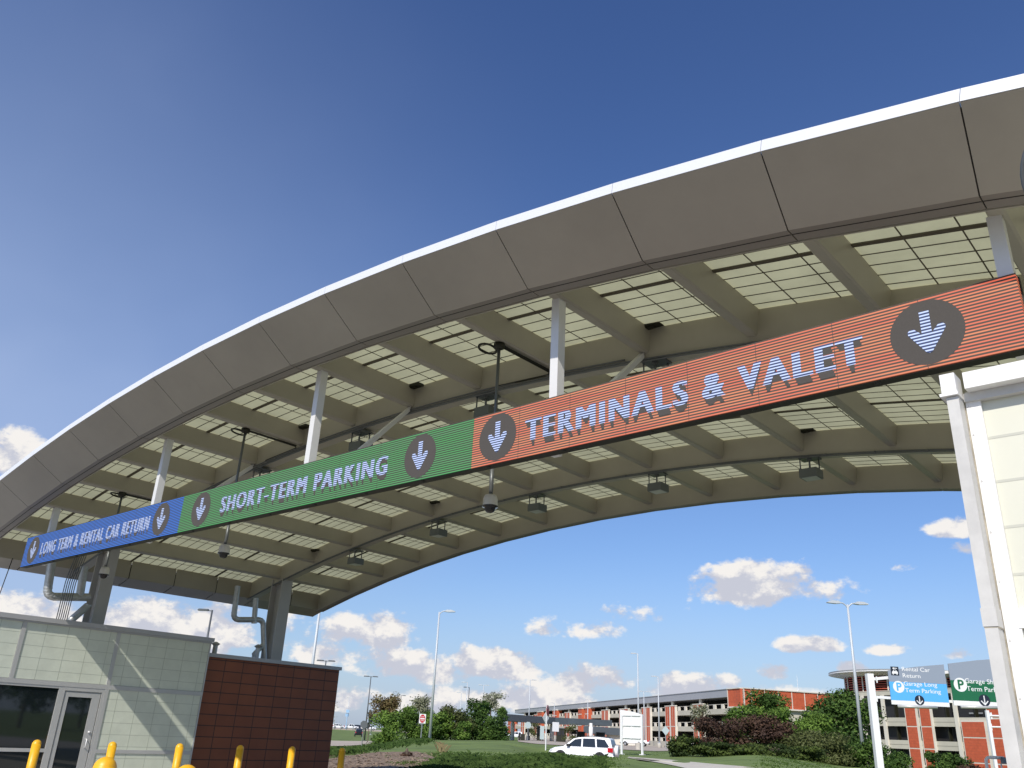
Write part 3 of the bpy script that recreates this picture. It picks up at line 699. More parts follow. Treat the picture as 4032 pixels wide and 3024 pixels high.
# retaining wall in front of the distant parking lot
b = MB(); pts = [on(px, 292) for px in lsp(900, 1690, 12)]
for a, c in zip(pts, pts[1:]):
    b.quad((a.x, a.y, a.z-1.6), (c.x, c.y, c.z-1.6), (c.x, c.y, c.z+.1), (a.x, a.y, a.z+.1), 0)
tag(b.build('retaining_wall', m_pave, loc=pts[5]), 'low tan retaining wall below the distant white cars', 'wall')
for i, px in enumerate((1318, 1343, 1367, 1391, 1440, 1464)):
    p = on(px, 286); b = MB(); b.box((p.x-.09, p.y-.09, p.z-.4), (p.x+.09, p.y+.09, p.z+1.55)); b.box((p.x-.12, p.y-.12, p.z+1.55), (p.x+.12, p.y+.12, p.z+1.62))
    tag(b.build('fence_post', m_galv, loc=p), 'short fence post in front of the retaining wall, number %s of six from the left' % ('one', 'two', 'three', 'four', 'five', 'six')[i], 'fence post', 'posts along the retaining wall')

# ================================================================== PARKING GARAGE
m_gband = mat('grey_roof_band', (.36, .37, .40), .5, .1, .05, .15)
m_gconc = mat('garage_concrete', (.50, .47, .39), .8, 0, .08, .3)
m_gconc2 = mat('garage_light_trim', (.66, .62, .54), .7, 0, .05, .3)
m_dark = mat('garage_shade_black', (.012, .012, .013), .9)
m_gglass = mat('garage_dark_opening', (.03, .03, .032), .4, spec=.3)
def onz(px, py, zr): d = ray(px, py); return EYE+d*(zr/d.z)
gA, gB = onz(2032, 2795, 11.2), onz(2871, 2713, 11.2)
ge = (gB-gA); gL = ge.length; ge.normalize(); gn = Vector((ge.y, -ge.x, 0)).normalized()
if gn.dot(EYE-gA) < 0: gn = -gn
gA0 = Vector((gA.x, gA.y, EYE.z))
m_gbrick = brickmat('orange_red_garage_brick', (.52, .105, .042), (.47, .092, .036), (.38, .09, .045), 1.2, .4, .02, (ge.x, ge.y), .7, .5, .1, .10)
def sg(px, py=2850.0):
    d = ray(px, py); n = gn; return (EYE+d*((gA-EYE).dot(n)/d.dot(n))-gA).dot(ge)
garage = thing('parking_garage', 'long four-storey parking garage with grey roof band and orange brick pilasters', 'building', (gA0+ge*gL*.5).to_tuple())
def gbox(b, s0, s1, z0, z1, d0, d1, k=0):
    b.obox(gA0+ge*s0+gn*d0+Vector((0, 0, z0)), ge*(s1-s0), gn*(d1-d0), (0, 0, z1-z0), k)
b = MB(); gbox(b, 0, gL, 9.55, 11.1, -30, .6); gbox(b, 0, gL, 11.1, 11.22, -30, .75); b.build('roof_band', m_gband, garage)
b = MB(); gbox(b, 1, gL-1, -3, 9.54, -30, -4.5); b.build('interior', m_dark, garage)  # solid black box: shade behind the openings put into its colour
for zt in (7.25, 3.62, 0.0):
    b = MB(); gbox(b, 0, gL, zt-1.1, zt, -.2, .2, 0); gbox(b, .5, gL-.5, zt-1.1, zt-.8, -4.4, -.21, 0); b.build('spandrel', m_gconc, garage)
    b = MB(); s = 1.0; i = 0
    while s < gL-2:
        gbox(b, s, s+1.3, zt+.001, zt+.95, -.15, .15, 0); s += 4.5
    gbox(b, 0, gL, zt+.9, zt+.98, -.05, .05, 0)
    b.build('parapet_posts', m_gconc2, garage)
pil = [(2057, 2071), (2108, 2120), (2229, 2250), (2376, 2404), (2447, 2483), (2536, 2571), (2630, 2671), (2741, 2782)]
for a, c in pil:
    s0, s1 = sg(a), sg(c); w = s1-s0
    b = MB(); gbox(b, s0, s1, -2.5, 8.35, .21, .7, 1); gbox(b, s0-.1, s1+.1, 8.35, 8.55, .2, .8, 1)
    for f0, f1 in ((.05, .215), (.245, .41), (.57, .735), (.765, .93)):
        for z0, z1 in ((-2.4, -.1), (.0, 3.5), (3.7, 8.3)): gbox(b, s0+w*f0, s0+w*f1, z0, z1, .70, .73, 0)
    gbox(b, s0+w*.40, s0+w*.56, 8.56, 9.55, -.3, .1, 1)
    b.build('brick_pilaster', [m_gbrick, m_gconc2], garage)
for a, c, zt in ((2009, 2018, 8.2), (2022, 2031, 8.2), (2125, 2143, 9.2), (2186, 2202, 9.4), (2289, 2303, 9.3), (2316, 2330, 9.3)):
    s0, s1 = sg(a), sg(c)
    b = MB(); gbox(b, s0, s1, -2.5, zt, -1.0, 1.2, 0); gbox(b, s0-.1, s1+.1, zt, zt+.3, -1, 1.4, 1)
    for z in (7.4, 3.7, 0): gbox(b, s0-.02, s1+.02, z, z+.25, 1.2, 1.24, 1)
    b.build('brick_tower', [m_gbrick, m_gconc2], garage)
# brick corner drum and red upper wall
cB, cC, cD = onz(2871, 2713, 11.2), onz(2922, 2709, 11.2), onz(3396, 2742, 11.2)
c1 = onz(2895, 2710.5, 11.25)
def vwall(b, P, Q, z0, z1, th, k=0, f0=0.0, f1=1.0):
    P = Vector((P.x, P.y, EYE.z)); Q = Vector((Q.x, Q.y, EYE.z)); e = Q-P; nn = Vector((e.y, -e.x, 0)).normalized()
    if nn.dot(EYE-P) < 0: nn = -nn
    b.obox(P+e*f0+Vector((0, 0, z0)), e*(f1-f0), nn*th, (0, 0, z1-z0), k)
e2 = (cD-cC).normalized()
m_gbrick2 = brickmat('orange_red_upper_brick', (.52, .105, .042), (.47, .092, .036), (.38, .09, .045), 1.2, .4, .02, (e2.x, e2.y), .7, .5, .1, .10)
b = MB()
for P, Q in ((cB, c1), (c1, cC), (cC, cD)):
    vwall(b, P, Q, 7.6, 11.1, .5, 0); vwall(b, P, Q, 11.1, 11.28, .7, 1); vwall(b, P, Q, 7.3, 7.59, .7, 1); vwall(b, P, Q, -3, 7.29, -.5, 2)
for f in (0, .055, .165, .275, .385, .49, .60, .71, .82, .93): vwall(b, cC, cD, 7.6, 11.1, .54, 1, f, f+.006)
vwall(b, cB, c1, 7.6, 11.1, .54, 1, .0, .1); b.build('upper_brick_wall', [m_gbrick2, m_gconc2, m_gconc], garage)

# nearer east block of the garage
def onD(px, py, D): return at(px, py, D)
p1, p2 = at(3479, 2850, 157), at(3787, 2850, 141); eb = Vector((p2.x-p1.x, p2.y-p1.y, 0)).normalized(); nb_ = Vector((eb.y, -eb.x, 0))
if nb_.dot(EYE-p1) < 0: nb_ = -nb_
o1 = Vector((p1.x, p1.y, EYE.z))
def sb(px, py=2850.0): d = ray(px, py); return (EYE+d*((o1-EYE).dot(nb_)/d.dot(nb_))-o1).dot(eb)
m_bbrick = brickmat('orange_red_block_brick', (.52, .105, .045), (.47, .092, .038), (.36, .08, .045), 1.0, .42, .02, (eb.x, eb.y), .7, .5, .1, .10)
def bbox(b, s0, s1, z0, z1, d0, d1, k=0): b.obox(o1+eb*s0+nb_*d0+Vector((0, 0, z0)), eb*(s1-s0), nb_*(d1-d0), (0, 0, z1-z0), k)
block = thing('garage_block', 'concrete garage block with dark openings and tall brick pilasters behind the lane signs', 'building', o1.to_tuple())
sL, sR = sb(3392), sb(4300)
b = MB(); bbox(b, sL, sR, -6, 10.7, -20, -1.2, 0); b.build('interior', m_gglass, block)
for z0, z1 in ((9.9, 10.75), (4.55, 6.0), (.75, 2.2), (-3.2, -1.7)):
    b = MB(); bbox(b, sL, sR, z0, z1, -.2, .25, 0); bbox(b, sL, sR, z0+.68, z0+.74, .25, .27, 1); b.build('spandrel', [m_gconc, mat('concrete_joint', (.22, .20, .17), .9) if z0 > 9 else bpy.data.materials['concrete_joint']], block)
for px in (3412, 3493, 3778):
    s = sb(px); b = MB(); bbox(b, s-.35, s+.35, -6, 9.9, .26, .6, 0); b.build('concrete_column', m_gconc2, block)
b = MB()
for px in (3450, 3524, 3725, 3839, 3980, 4060):
    s = sb(px); bbox(b, s-.12, s+.12, -6, 9.9, -1.0, -.3, 0)
b.build('opening_mullions', m_black, block)
for a, c in ((3573, 3619), (3630, 3676)):
    s0, s1 = sb(a, 2800), sb(c, 2800); b = MB(); bbox(b, s0, s1, -6, 9.9, .26, .7, 1)
    for z0, z1 in ((8.2, 9.8), (4.6, 8.0), (1.0, 4.4), (-2.6, .8), (-5.9, -2.8)): bbox(b, s0+.22, s1-.22, z0, z1, .70, .74, 0)
    b.build('brick_pilaster', [m_bbrick, m_gconc2], block)
s0, s1, s2 = sb(3797, 2860), sb(3893, 2860), sb(4200, 2860); b = MB()
bbox(b, s0, s1, -6, 5.5, .26, .7, 1); bbox(b, s1+.6, s2, -6, 9.8, .26, .7, 1)
for z0, z1 in ((3.0, 5.3), (-.8, 2.8), (-5, -1.0)):
    bbox(b, s0+.2, s1-.2, z0, z1, .70, .74, 0)
for z0, z1 in ((6.0, 9.6), (3.0, 5.7), (-.8, 2.8), (-5, -1.0)): bbox(b, s1+.8, s2-.3, z0, z1, .70, .74, 0)
b.build('brick_wall_bay', [m_bbrick, m_gconc2], block)
b = MB()
for px in (3812, 3848, 3880):
    for zz in (9.0, 6.6): s = sb(px); bbox(b, s-.45, s+.45, zz, zz+.75 if zz > 8 else zz+.25, -1.1, -1.0, 0)
b.build('interior_light_panels', mat('pale_interior_panel', (.25, .26, .27), .6), block)

# rotunda with overhanging lattice roof
rc = at(3575, 2700, 186); rc = Vector((rc.x, rc.y, EYE.z))
rot = thing('rotunda', 'round ramp rotunda with red rails and white lattice roof above the garage', 'building', rc.to_tuple())
m_redrail = mat('red_rail_paint', (.42, .075, .04), .6)
b = MB(); b.lathe(rc, [(11.8, 3), (11.8, 15.2)], 48); b.build('core', m_dark, rot)
b = MB()
for i in range(9):
    z = 10.95+.47*i; b.lathe(rc, [(13.0, z), (13.0, z+.20), (12.85, z+.20), (12.85, z)], 64)
b.build('rail_rings', m_redrail, rot)
b = MB()
for i in range(28):
    a = 2*pi*i/28; p = rc+Vector((13.1*cos(a), 13.1*sin(a), 0)); b.box((p.x-.12, p.y-.12, p.z+8), (p.x+.12, p.y+.12, p.z+15.3))
b.lathe(rc, [(13.4, 10.2), (13.4, 10.8), (12.9, 10.8), (12.9, 10.2)], 64)
b.build('rotunda_columns', m_gconc2, rot)
b = MB(); b.lathe(rc, [(12.5, 15.25), (16.3, 15.9), (16.4, 16.1), (12.5, 15.9), (.5, 16.3)], 64, 1)
for k in range(9):
    r = 12.6+.46*k; z = 15.25+(r-12.5)*.17-.06; b.lathe(rc, [(r, z-.16), (r+.14, z-.16), (r+.14, z), (r, z)], 72, 0)
for i in range(120):
    a = 2*pi*i/120; u = Vector((cos(a), sin(a), 0)); b.tube([rc+u*12.5+Vector((0, 0, 15.15)), rc+u*16.4+Vector((0, 0, 15.8))], .06, 4, 0)
b.build('lattice_roof', [m_white, mat('rotunda_roof_grey', (.42, .43, .44), .6)], rot)
p = onz(3143, 2725, 11.3); b = MB(); b.tube([p, p+Vector((0, 0, 3.6))], .06, 6, r2=.025); b.box(p+Vector((-.2, -.2, -.3)), p+Vector((.2, .2, .3))); tag(b.build('antenna', m_white, loc=p, smooth=False), 'thin white antenna on top of the red garage wall', 'antenna')
# low concrete wall at the foot of the garage
b = MB(); q = [on(px, D) for px, D in ((2020, 338), (2250, 300), (2480, 205), (2700, 168))]
for a, c in zip(q, q[1:]): b.prism([(a.x, a.y, a.z-1), (c.x, c.y, c.z-1), (c.x, c.y, c.z+1.1), (a.x, a.y, a.z+1.1)], gn*.25)
tag(b.build('low_wall', m_gconc, loc=q[1]), 'low pale wall along the foot of the parking garage', 'wall')

# ================================================================== FAR TOLL CANOPY AND BOOTHS
m_dgrey = mat('dark_blue_grey_metal', (.075, .09, .105), .45, .2, .08, .4)
ca, cb, cc = at(1960, 2809, 150), at(2187, 2825, 158), at(2410, 2836, 162)
fc = thing('exit_plaza_canopy', 'flat dark grey canopy on white round columns in front of the garage', 'canopy', (cb.x, cb.y, terr(cb.x, cb.y)))
vd = Vector((fw.x, fw.y, 0)).normalized()
b = MB(); b.prism([ca, cb, cb-Vector((0, 0, 1.12)), ca-Vector((0, 0, 1.12))], vd*9); b.build('fascia', m_dgrey, fc)
b = MB(); b.prism([cb, cc, cc-Vector((0, 0, 1.02)), cb-Vector((0, 0, 1.12))], vd*9); b.build('fascia', mat('grey_fascia_sheen', (.11, .13, .145), .3, .3, .1, .4), fc)
for px in (2019, 2174, 2327):
    p = at(px, 2850, 160); z = terr(p.x, p.y); b = MB(); b.lathe((p.x, p.y, 0), [(.40, z), (.40, EYE.z+1.9), (.30, EYE.z+2.0), (.28, EYE.z+2.6)], 16); b.build('column', m_boothtrim, fc, True)
pa, pb = at(2312, 2858, 178), at(2445, 2868, 176)
b = MB(); b.prism([pa, pb, pb-Vector((0, 0, 1.4)), pa-Vector((0, 0, 1.4))], vd*8, 0)
z = terr(pb.x, pb.y); q0, q1 = at(2402, 2900, 177), at(2500, 2900, 175); b.prism([(q0.x, q0.y, z), (q1.x, q1.y, z), (q1.x, q1.y, EYE.z+1.0), (q0.x, q0.y, EYE.z+1.0)], vd*6, 1)
t = thing('exit_building', 'low dark-roofed building with pale wall behind the white SUV', 'building', (pa.x, pa.y, z))
b1 = MB(); b1.prism([pa, pb, pb-Vector((0, 0, 1.4)), pa-Vector((0, 0, 1.4))], vd*8, 0); b1.build('roof', m_dgrey, t)
b1 = MB(); b1.prism([(q0.x, q0.y, z), (q1.x, q1.y, z), (q1.x, q1.y, EYE.z+1.0), (q0.x, q0.y, EYE.z+1.0)], vd*6, 0); b1.build('wall', m_gconc2, t)
hv_ = Vector((cos(YAW), sin(YAW), 0))
for i, (px, wpx, h, D, w) in enumerate(((2128, 26, 2.4, 156, 'leftmost'), (2210, 36, 2.3, 156, 'with small windows right of the white sign'), (2288, 30, 2.0, 168, 'third from the left'), (2365, 34, 2.1, 170, 'rightmost'))):
    p = on(px, D); w2 = wpx*D/3300/2
    t = thing('pay_booth', 'small black pay booth under the flat canopy, '+w, 'booth', p.to_tuple(), 'black pay booths in the exit plaza')
    b = MB(); b.obox(p-hv_*w2, hv_*2*w2, vd*1.6, (0, 0, h)); b.build('body', m_black, t)
    b = MB(); b.obox(p-hv_*w2*.8-vd*.02+Vector((0, 0, h*.5)), hv_*.7*w2, -vd*.02, (0, 0, h*.35)); b.obox(p+hv_*w2*.1-vd*.02+Vector((0, 0, h*.5)), hv_*.7*w2, -vd*.02, (0, 0, h*.35)); b.build('window', m_gglass, t)
    b = MB(); b.obox(p-hv_*w2*1.1-vd*.1+Vector((0, 0, h+.01)), hv_*2.2*w2, vd*1.8, (0, 0, .12)); b.build('roof', m_dgrey, t)
for i, px in enumerate((2046, 2055, 2063)):
    p = on(px, 152); b = MB(); b.obox(p-hv_*.19, hv_*.38, vd*.45, (0, 0, 1.05)); b.obox(p-hv_*.2+Vector((0, 0, 1.05)), hv_*.40, vd*.47, (0, 0, .09))
    tag(b.build('bin', m_black, loc=p), 'black bin beside the far light pole, %s of three' % ('leftmost', 'middle', 'rightmost')[i], 'bin', 'black bins in the exit plaza')

# ================================================================== LIGHT POLES
m_lpole = mat('galvanised_light_pole', (.50, .53, .56), .5, .1, .05, 2)
m_dpole = mat('dark_light_pole', (.10, .11, .12), .5, .3)
def lamp(px, py, H, kind, label, dark=False, base=None, D=None, concrete=False, curved=False, rbase=None):
    m = m_dpole if dark else m_lpole
    if D is None:
        D = 60.0
        for _ in range(40):
            p = at(px, py, D); h = p.z-terr(p.x, p.y); D *= (H/h)**.7
    p = at(px, py, D); z = terr(p.x, p.y)
    t = thing('light_pole', label, 'lamp post', (p.x, p.y, z), 'tall light poles around the parking areas')
    r = rbase or .075+.006*H
    zb = z
    if concrete:
        b = MB(); b.lathe((p.x, p.y, z), [(.36, -.2), (.36, .75), (.33, .78)], 16); b.build('concrete_base', m_conc, t, True); zb = z+.78
    b = MB(); b.box((p.x-r*1.8, p.y-r*1.8, zb), (p.x+r*1.8, p.y+r*1.8, zb+.08)); b.tube([(p.x, p.y, zb+.08), (p.x, p.y, p.z)], r, 10, r2=r*.55); b.build('pole', m, t, True)
    for s in {'L': (-1,), 'R': (1,), 'T': (-1, 1)}[kind]:
        e = hv_*s
        b = MB()
        if curved:
            b.tube([p+Vector((0, 0, -.35)), p+e*.10+Vector((0, 0, -.1)), p+e*.35+Vector((0, 0, .10)), p+e*.6+Vector((0, 0, .14))], .05, 8)
            pr = [(.5, .12), (.75, .26), (1.25, .26), (1.62, .13), (1.62, .07), (.9, .03), (.5, .08)]
        else:
            b.tube([p+Vector((0, 0, -.08)), p+e*.5+Vector((0, 0, -.03))], .045, 8)
            pr = [(.35, -.10), (.35, .06), (1.15, .06), (1.25, -.02), (1.25, -.10)]
        b.prism([p+e*x+Vector((0, 0, zz))-vd*.17 for x, zz in pr], vd*.34); b.build('lamp_head', m, t)
    return t, D
lamp(1730, 2410, 12.0, 'R', 'tall pale light pole with one curved head in front of the round bushes', curved=True, concrete=False)
lamp(3337, 2381, 11.6, 'T', 'tall pale light pole with two curved heads in front of the big dark tree', curved=True, concrete=True)
lamp(1268, 2330, 12.5, 'R', 'thick light pole whose top is hidden behind the canopy corner', rbase=.17)
lamp(836, 2402, 11.0, 'L', 'dark light pole with one head standing behind the pale green office', dark=True)
lamp(1461, 2663, 10.5, 'T', 'dark T-shaped light pole left of the brown bushy tree', dark=True)
lamp(1284, 2601, 10.5, 'T', 'dark T-shaped light pole peeking over the end of the red wall', dark=True)
lamp(1841, 2686, 11, 'L', 'slim light pole with one left head above the dense green tree')
lamp(1848, 2706, 10.5, 'L', 'dark slim light pole just behind another above the dense green tree', dark=True)
lamp(1905, 2697, 11, 'T', 'slim T-shaped light pole above the pale bare tree')
lamp(1817, 2727, 11, 'T', 'faint far T-shaped light pole left of two close poles')
lamp(2088, 2676, 11, 'R', 'slim pale light pole beside the far end of the garage', concrete=True)
lamp(2511, 2573, 15, 'L', 'tallest slim light pole rising from behind the white billboard')
lamp(2591, 2663, 12, 'L', 'slim light pole on a concrete drum right of the white billboard', concrete=True)
lamp(2535, 2722, 11, 'T', 'T-shaped light pole on the garage roof line above the white billboard')
lamp(2315, 2753, 10.5, 'T', 'T-shaped light pole over the middle of the garage roof')
lamp(2183, 2768, 10.5, 'L', 'short-looking light pole over the left part of the garage roof')
lamp(1476, 2727, 11, 'T', 'faint T-shaped light pole touching the brown tree')
lamp(1376, 2745, 11, 'T', 'faint T-shaped light pole above the distant white cars')
lamp(1580, 2738, 10, 'R', 'dark light pole between the brown tree and the green bushes', dark=True)
lamp(1702, 2753, 11, 'T', 'faint far T-shaped light pole hidden behind the tall curved pole')
lamp(2893, 2738, 11, 'L', 'far light pole beyond the brick corner of the garage')
for px, py, w in ((2513, 2953, 'left one under the billboard'), ):
    p = drop(px, py); b = MB(); b.lathe((p.x, p.y, p.z), [(.34, -.1), (.34, .80), (.31, .83)], 18); tag(b.build('concrete_drum', m_conc, loc=p, smooth=True, auto=40), 'short round concrete pole footing behind the white billboard', 'concrete footing')

# ================================================================== ROAD SIGNS
def post_sign(name, label, cat, px, pyb, poly, col, D=None, back=None, posts=(0,), pw=.035, text=None, ang=0.0, z_add=0, colpost=None):
    """poly: (x, z) metres from the post foot, facing the camera turned by ang"""
    g = drop(px, pyb) if D is None else on(px, D)
    t = thing(name, label, cat, g.to_tuple())
    d = (EYE-g); d.z = 0; d.normalize(); q = Matrix.Rotation(ang, 3, 'Z'); nn = q@d; ex = Vector((-nn.y, nn.x, 0))
    for xo in posts:
        b = MB(); o = g+ex*xo; zt = max(z for x, z in poly)-.1
        b.box((o.x-pw, o.y-pw, o.z-.1), (o.x+pw, o.y+pw, o.z+zt)); b.build('post', colpost or m_galv, t)
    b = MB(); b.prism([g+nn*(.04+pw)+ex*x+Vector((0, 0, z)) for x, z in poly], nn*.02, 0)
    if text: text(b, g+nn*(.064+pw), ex)
    b.build('sign_face', col, t); return t, g, nn, ex
def octo(r, zc): return [(r*cos(pi/8+i*pi/4), zc+r*sin(pi/8+i*pi/4)) for i in range(8)]
def rect(w, z0, z1): return [(-w/2, z0), (w/2, z0), (w/2, z1), (-w/2, z1)]
m_sgrey = mat('grey_sign_back', (.16, .17, .18), .5, .3)
m_sred = mat('sign_red', (.50, .02, .03), .45)
m_teal = mat('weathered_sign_back', (.42, .50, .50), .5, .2)
post_sign('stop_sign', 'back of a grey octagonal sign on a thin post above the far road', 'road sign', 1432, 2930, octo(.40, 2.25), m_sgrey, D=88, ang=.1)
def dne(b, o, ex):
    n = 28; b.add([o+ex*(.26*cos(2*pi*i/n))+Vector((0, 0, 1.86+.37*sin(2*pi*i/n))) for i in range(n)], [tuple(range(n))], 1)
    z = Vector((0, 0, 1)); o2 = o+(EYE-o).normalized()*.004
    b.quad(o2-ex*.21+z*1.81, o2+ex*.21+z*1.81, o2+ex*.21+z*1.91, o2-ex*.21+z*1.91, 0)
    put_text(b, 'DO NOT', -.17, .17, 1.98, .10, o2, ex, (0, 0, 1), 0, .01); put_text(b, 'ENTER', -.15, .15, 1.64, .10, o2, ex, (0, 0, 1), 0, .01)
t, g, nn, ex = post_sign('do_not_enter_sign', 'square DO NOT ENTER sign with red disc beside the tall curved light pole', 'road sign', 1660, 2908, rect(.62, 1.45, 2.27), m_white, D=79, text=dne)
t.children[-1].data.materials.append(m_sred)
def stp(b, o, ex): put_text(b, 'STOP', -.26, .26, 3.0, .24, o, ex, (0, 0, 1), 1, .01)
t, g, nn, ex = post_sign('stop_sign', 'red STOP sign seen nearly edge-on above the white SUV', 'road sign', 2150, 2953, octo(.42, 2.90), m_sred, D=66, ang=1.30, text=stp, colpost=m_white)
t.children[-1].data.materials.append(m_white)
post_sign('diamond_sign', 'white diamond sign back left of the STOP sign', 'road sign', 2150, 2953, [(-.2, 1.75), (.22, 2.2), (-.2, 2.65), (-.62, 2.2)], m_signback, D=67.5, ang=.9, colpost=m_white)
post_sign('octagon_sign', 'back of a pale grey octagonal sign at the far light pole', 'road sign', 2078, 2915, octo(.5, 2.4), m_teal, D=130)
post_sign('rectangular_sign', 'tilted white rectangular sign board in front of the second black booth', 'road sign', 2186, 2915, rect(1.1, 1.6, 2.9), m_signback, D=125, ang=.5)
post_sign('rectangular_sign', 'narrow pale upright panel in front of the first black booth', 'road sign', 2134, 2918, rect(.62, .4, 2.3), m_teal, D=128, ang=.0)
post_sign('diamond_sign', 'grey-green diamond sign back between garage pilasters', 'road sign', 2622, 2935, [(0, 1.9), (.58, 2.6), (0, 3.3), (-.58, 2.6)], m_teal, D=125, pw=.05)
# big blank billboard back
gL_, gR_ = drop(2450, 2966), drop(2531, 2972)
Db = 70; gL_, gR_ = on(2450, Db), on(2531, Db-1.5)
bb = thing('billboard', 'large white sign seen from behind, on two white posts', 'sign', ((gL_+gR_)/2).to_tuple())
eB = (gR_-gL_); eB.z = 0; wB = eB.length; eB.normalize(); nB = Vector((eB.y, -eB.x, 0)); nB = nB if nB.dot(EYE-gL_) > 0 else -nB
sc = Db/3300.0
for g in (gL_, gR_):
    b = MB(); b.obox(g-eB*.07-nB*.0+Vector((0, 0, .06)), eB*.14, nB*.14, (0, 0, 3.02)); b.obox(g-eB*.19-nB*.1+Vector((0, 0, -.1)), eB*.38, nB*.34, (0, 0, .155)); b.build('post', m_white, bb)
def bp(x, z): return gL_+eB*(x*sc)-nB*.08+Vector((0, 0, z))
b = MB(); b.prism([bp(-14.5, 1.10), bp(101, 1.02), bp(101, 3.08), bp(80, 3.20), bp(50, 3.33), bp(-14.5, 3.48)], -nB*.06); b.build('sign_panel', m_white, bb)
for z in (1.26, 2.22, 3.0):
    b = MB(); b.obox(bp(-4, z)+nB*.0, eB*(94*sc), nB*.078, (0, 0, .13)); b.build('cross_rail', m_white, bb)
for xx in (44,):
    b = MB(); b.obox(bp(xx, 1.2), eB*.05, nB*.06, (0, 0, 2.0)); b.build('centre_stiffener', m_white, bb)

# overhead lane signs on white tubular gantries
m_sblue = mat('sky_blue_sign_film', (.10, .42, .86), .45); m_sgreen = mat('dark_green_sign_film', (.012, .13, .055), .45)
m_sslate = mat('slate_grey_sign_film', (.27, .31, .38), .45); m_navy = mat('navy_symbol', (.012, .018, .035), .5)
Dg = 50.0
_g0 = at(3600, 2700, Dg); _ga = at(3500, 2775, Dg); _gb = at(3745, 2777, Dg); _ge = (_gb-_ga); _ge.z = 0; _ge.normalize(); _gn = Vector((_ge.y, -_ge.x, 0))
def gp(px, py, D=Dg):
    o = _ga*1.0
    d = ray(px, py); p = EYE+d*((o-EYE).dot(_gn)/d.dot(_gn)); return EYE+(p-EYE)*(D/Dg)
gantry = thing('sign_gantry', 'white tubular gantry holding the lane signs, with a light tube under each sign', 'gantry', on(3470, Dg).to_tuple())
pt = gp(3427, 2652); zb = terr(pt.x, pt.y)
gx = _ge*1.0; gnn = Vector((gx.y, -gx.x, 0)); gnn = gnn if gnn.dot(EYE-pt) > 0 else -gnn
b = MB(); b.obox(Vector((pt.x, pt.y, zb-.2))-gx*.19, gx*.38, -gnn*.38, (0, 0, pt.z-zb+.2)); b.build('post', m_white, gantry)
for (xa, ya, xb, yb, w) in ((3440, 2667, 4100, 2606, 11), (3445, 2738, 4100, 2776, 10)):
    a, c = gp(xa, ya)-gnn*.25, gp(xb, yb)-gnn*.25; b = MB(); b.prism([a, c, c-Vector((0, 0, w*Dg/3300)), a-Vector((0, 0, w*Dg/3300))], -gnn*.2); b.build('cross_tube', m_white, gantry)
for (xa, ya, xb, yb) in ((3536, 2781, 3690, 2786), (3784, 2784, 3950, 2787)):
    a, c = gp(xa, ya, Dg-.6), gp(xb, yb, Dg-.6); b = MB(); b.tube([a, c], .085, 12); b.build('light_tube', m_alum, gantry, True)
b = MB(); b.obox(gp(3447, 2664), gx*.06, gnn*.1, (0, 0, -.35)); b.obox(gp(3448, 2742), gx*.06, gnn*.1, (0, 0, -.3)); b.build('bracket', m_white, gantry)
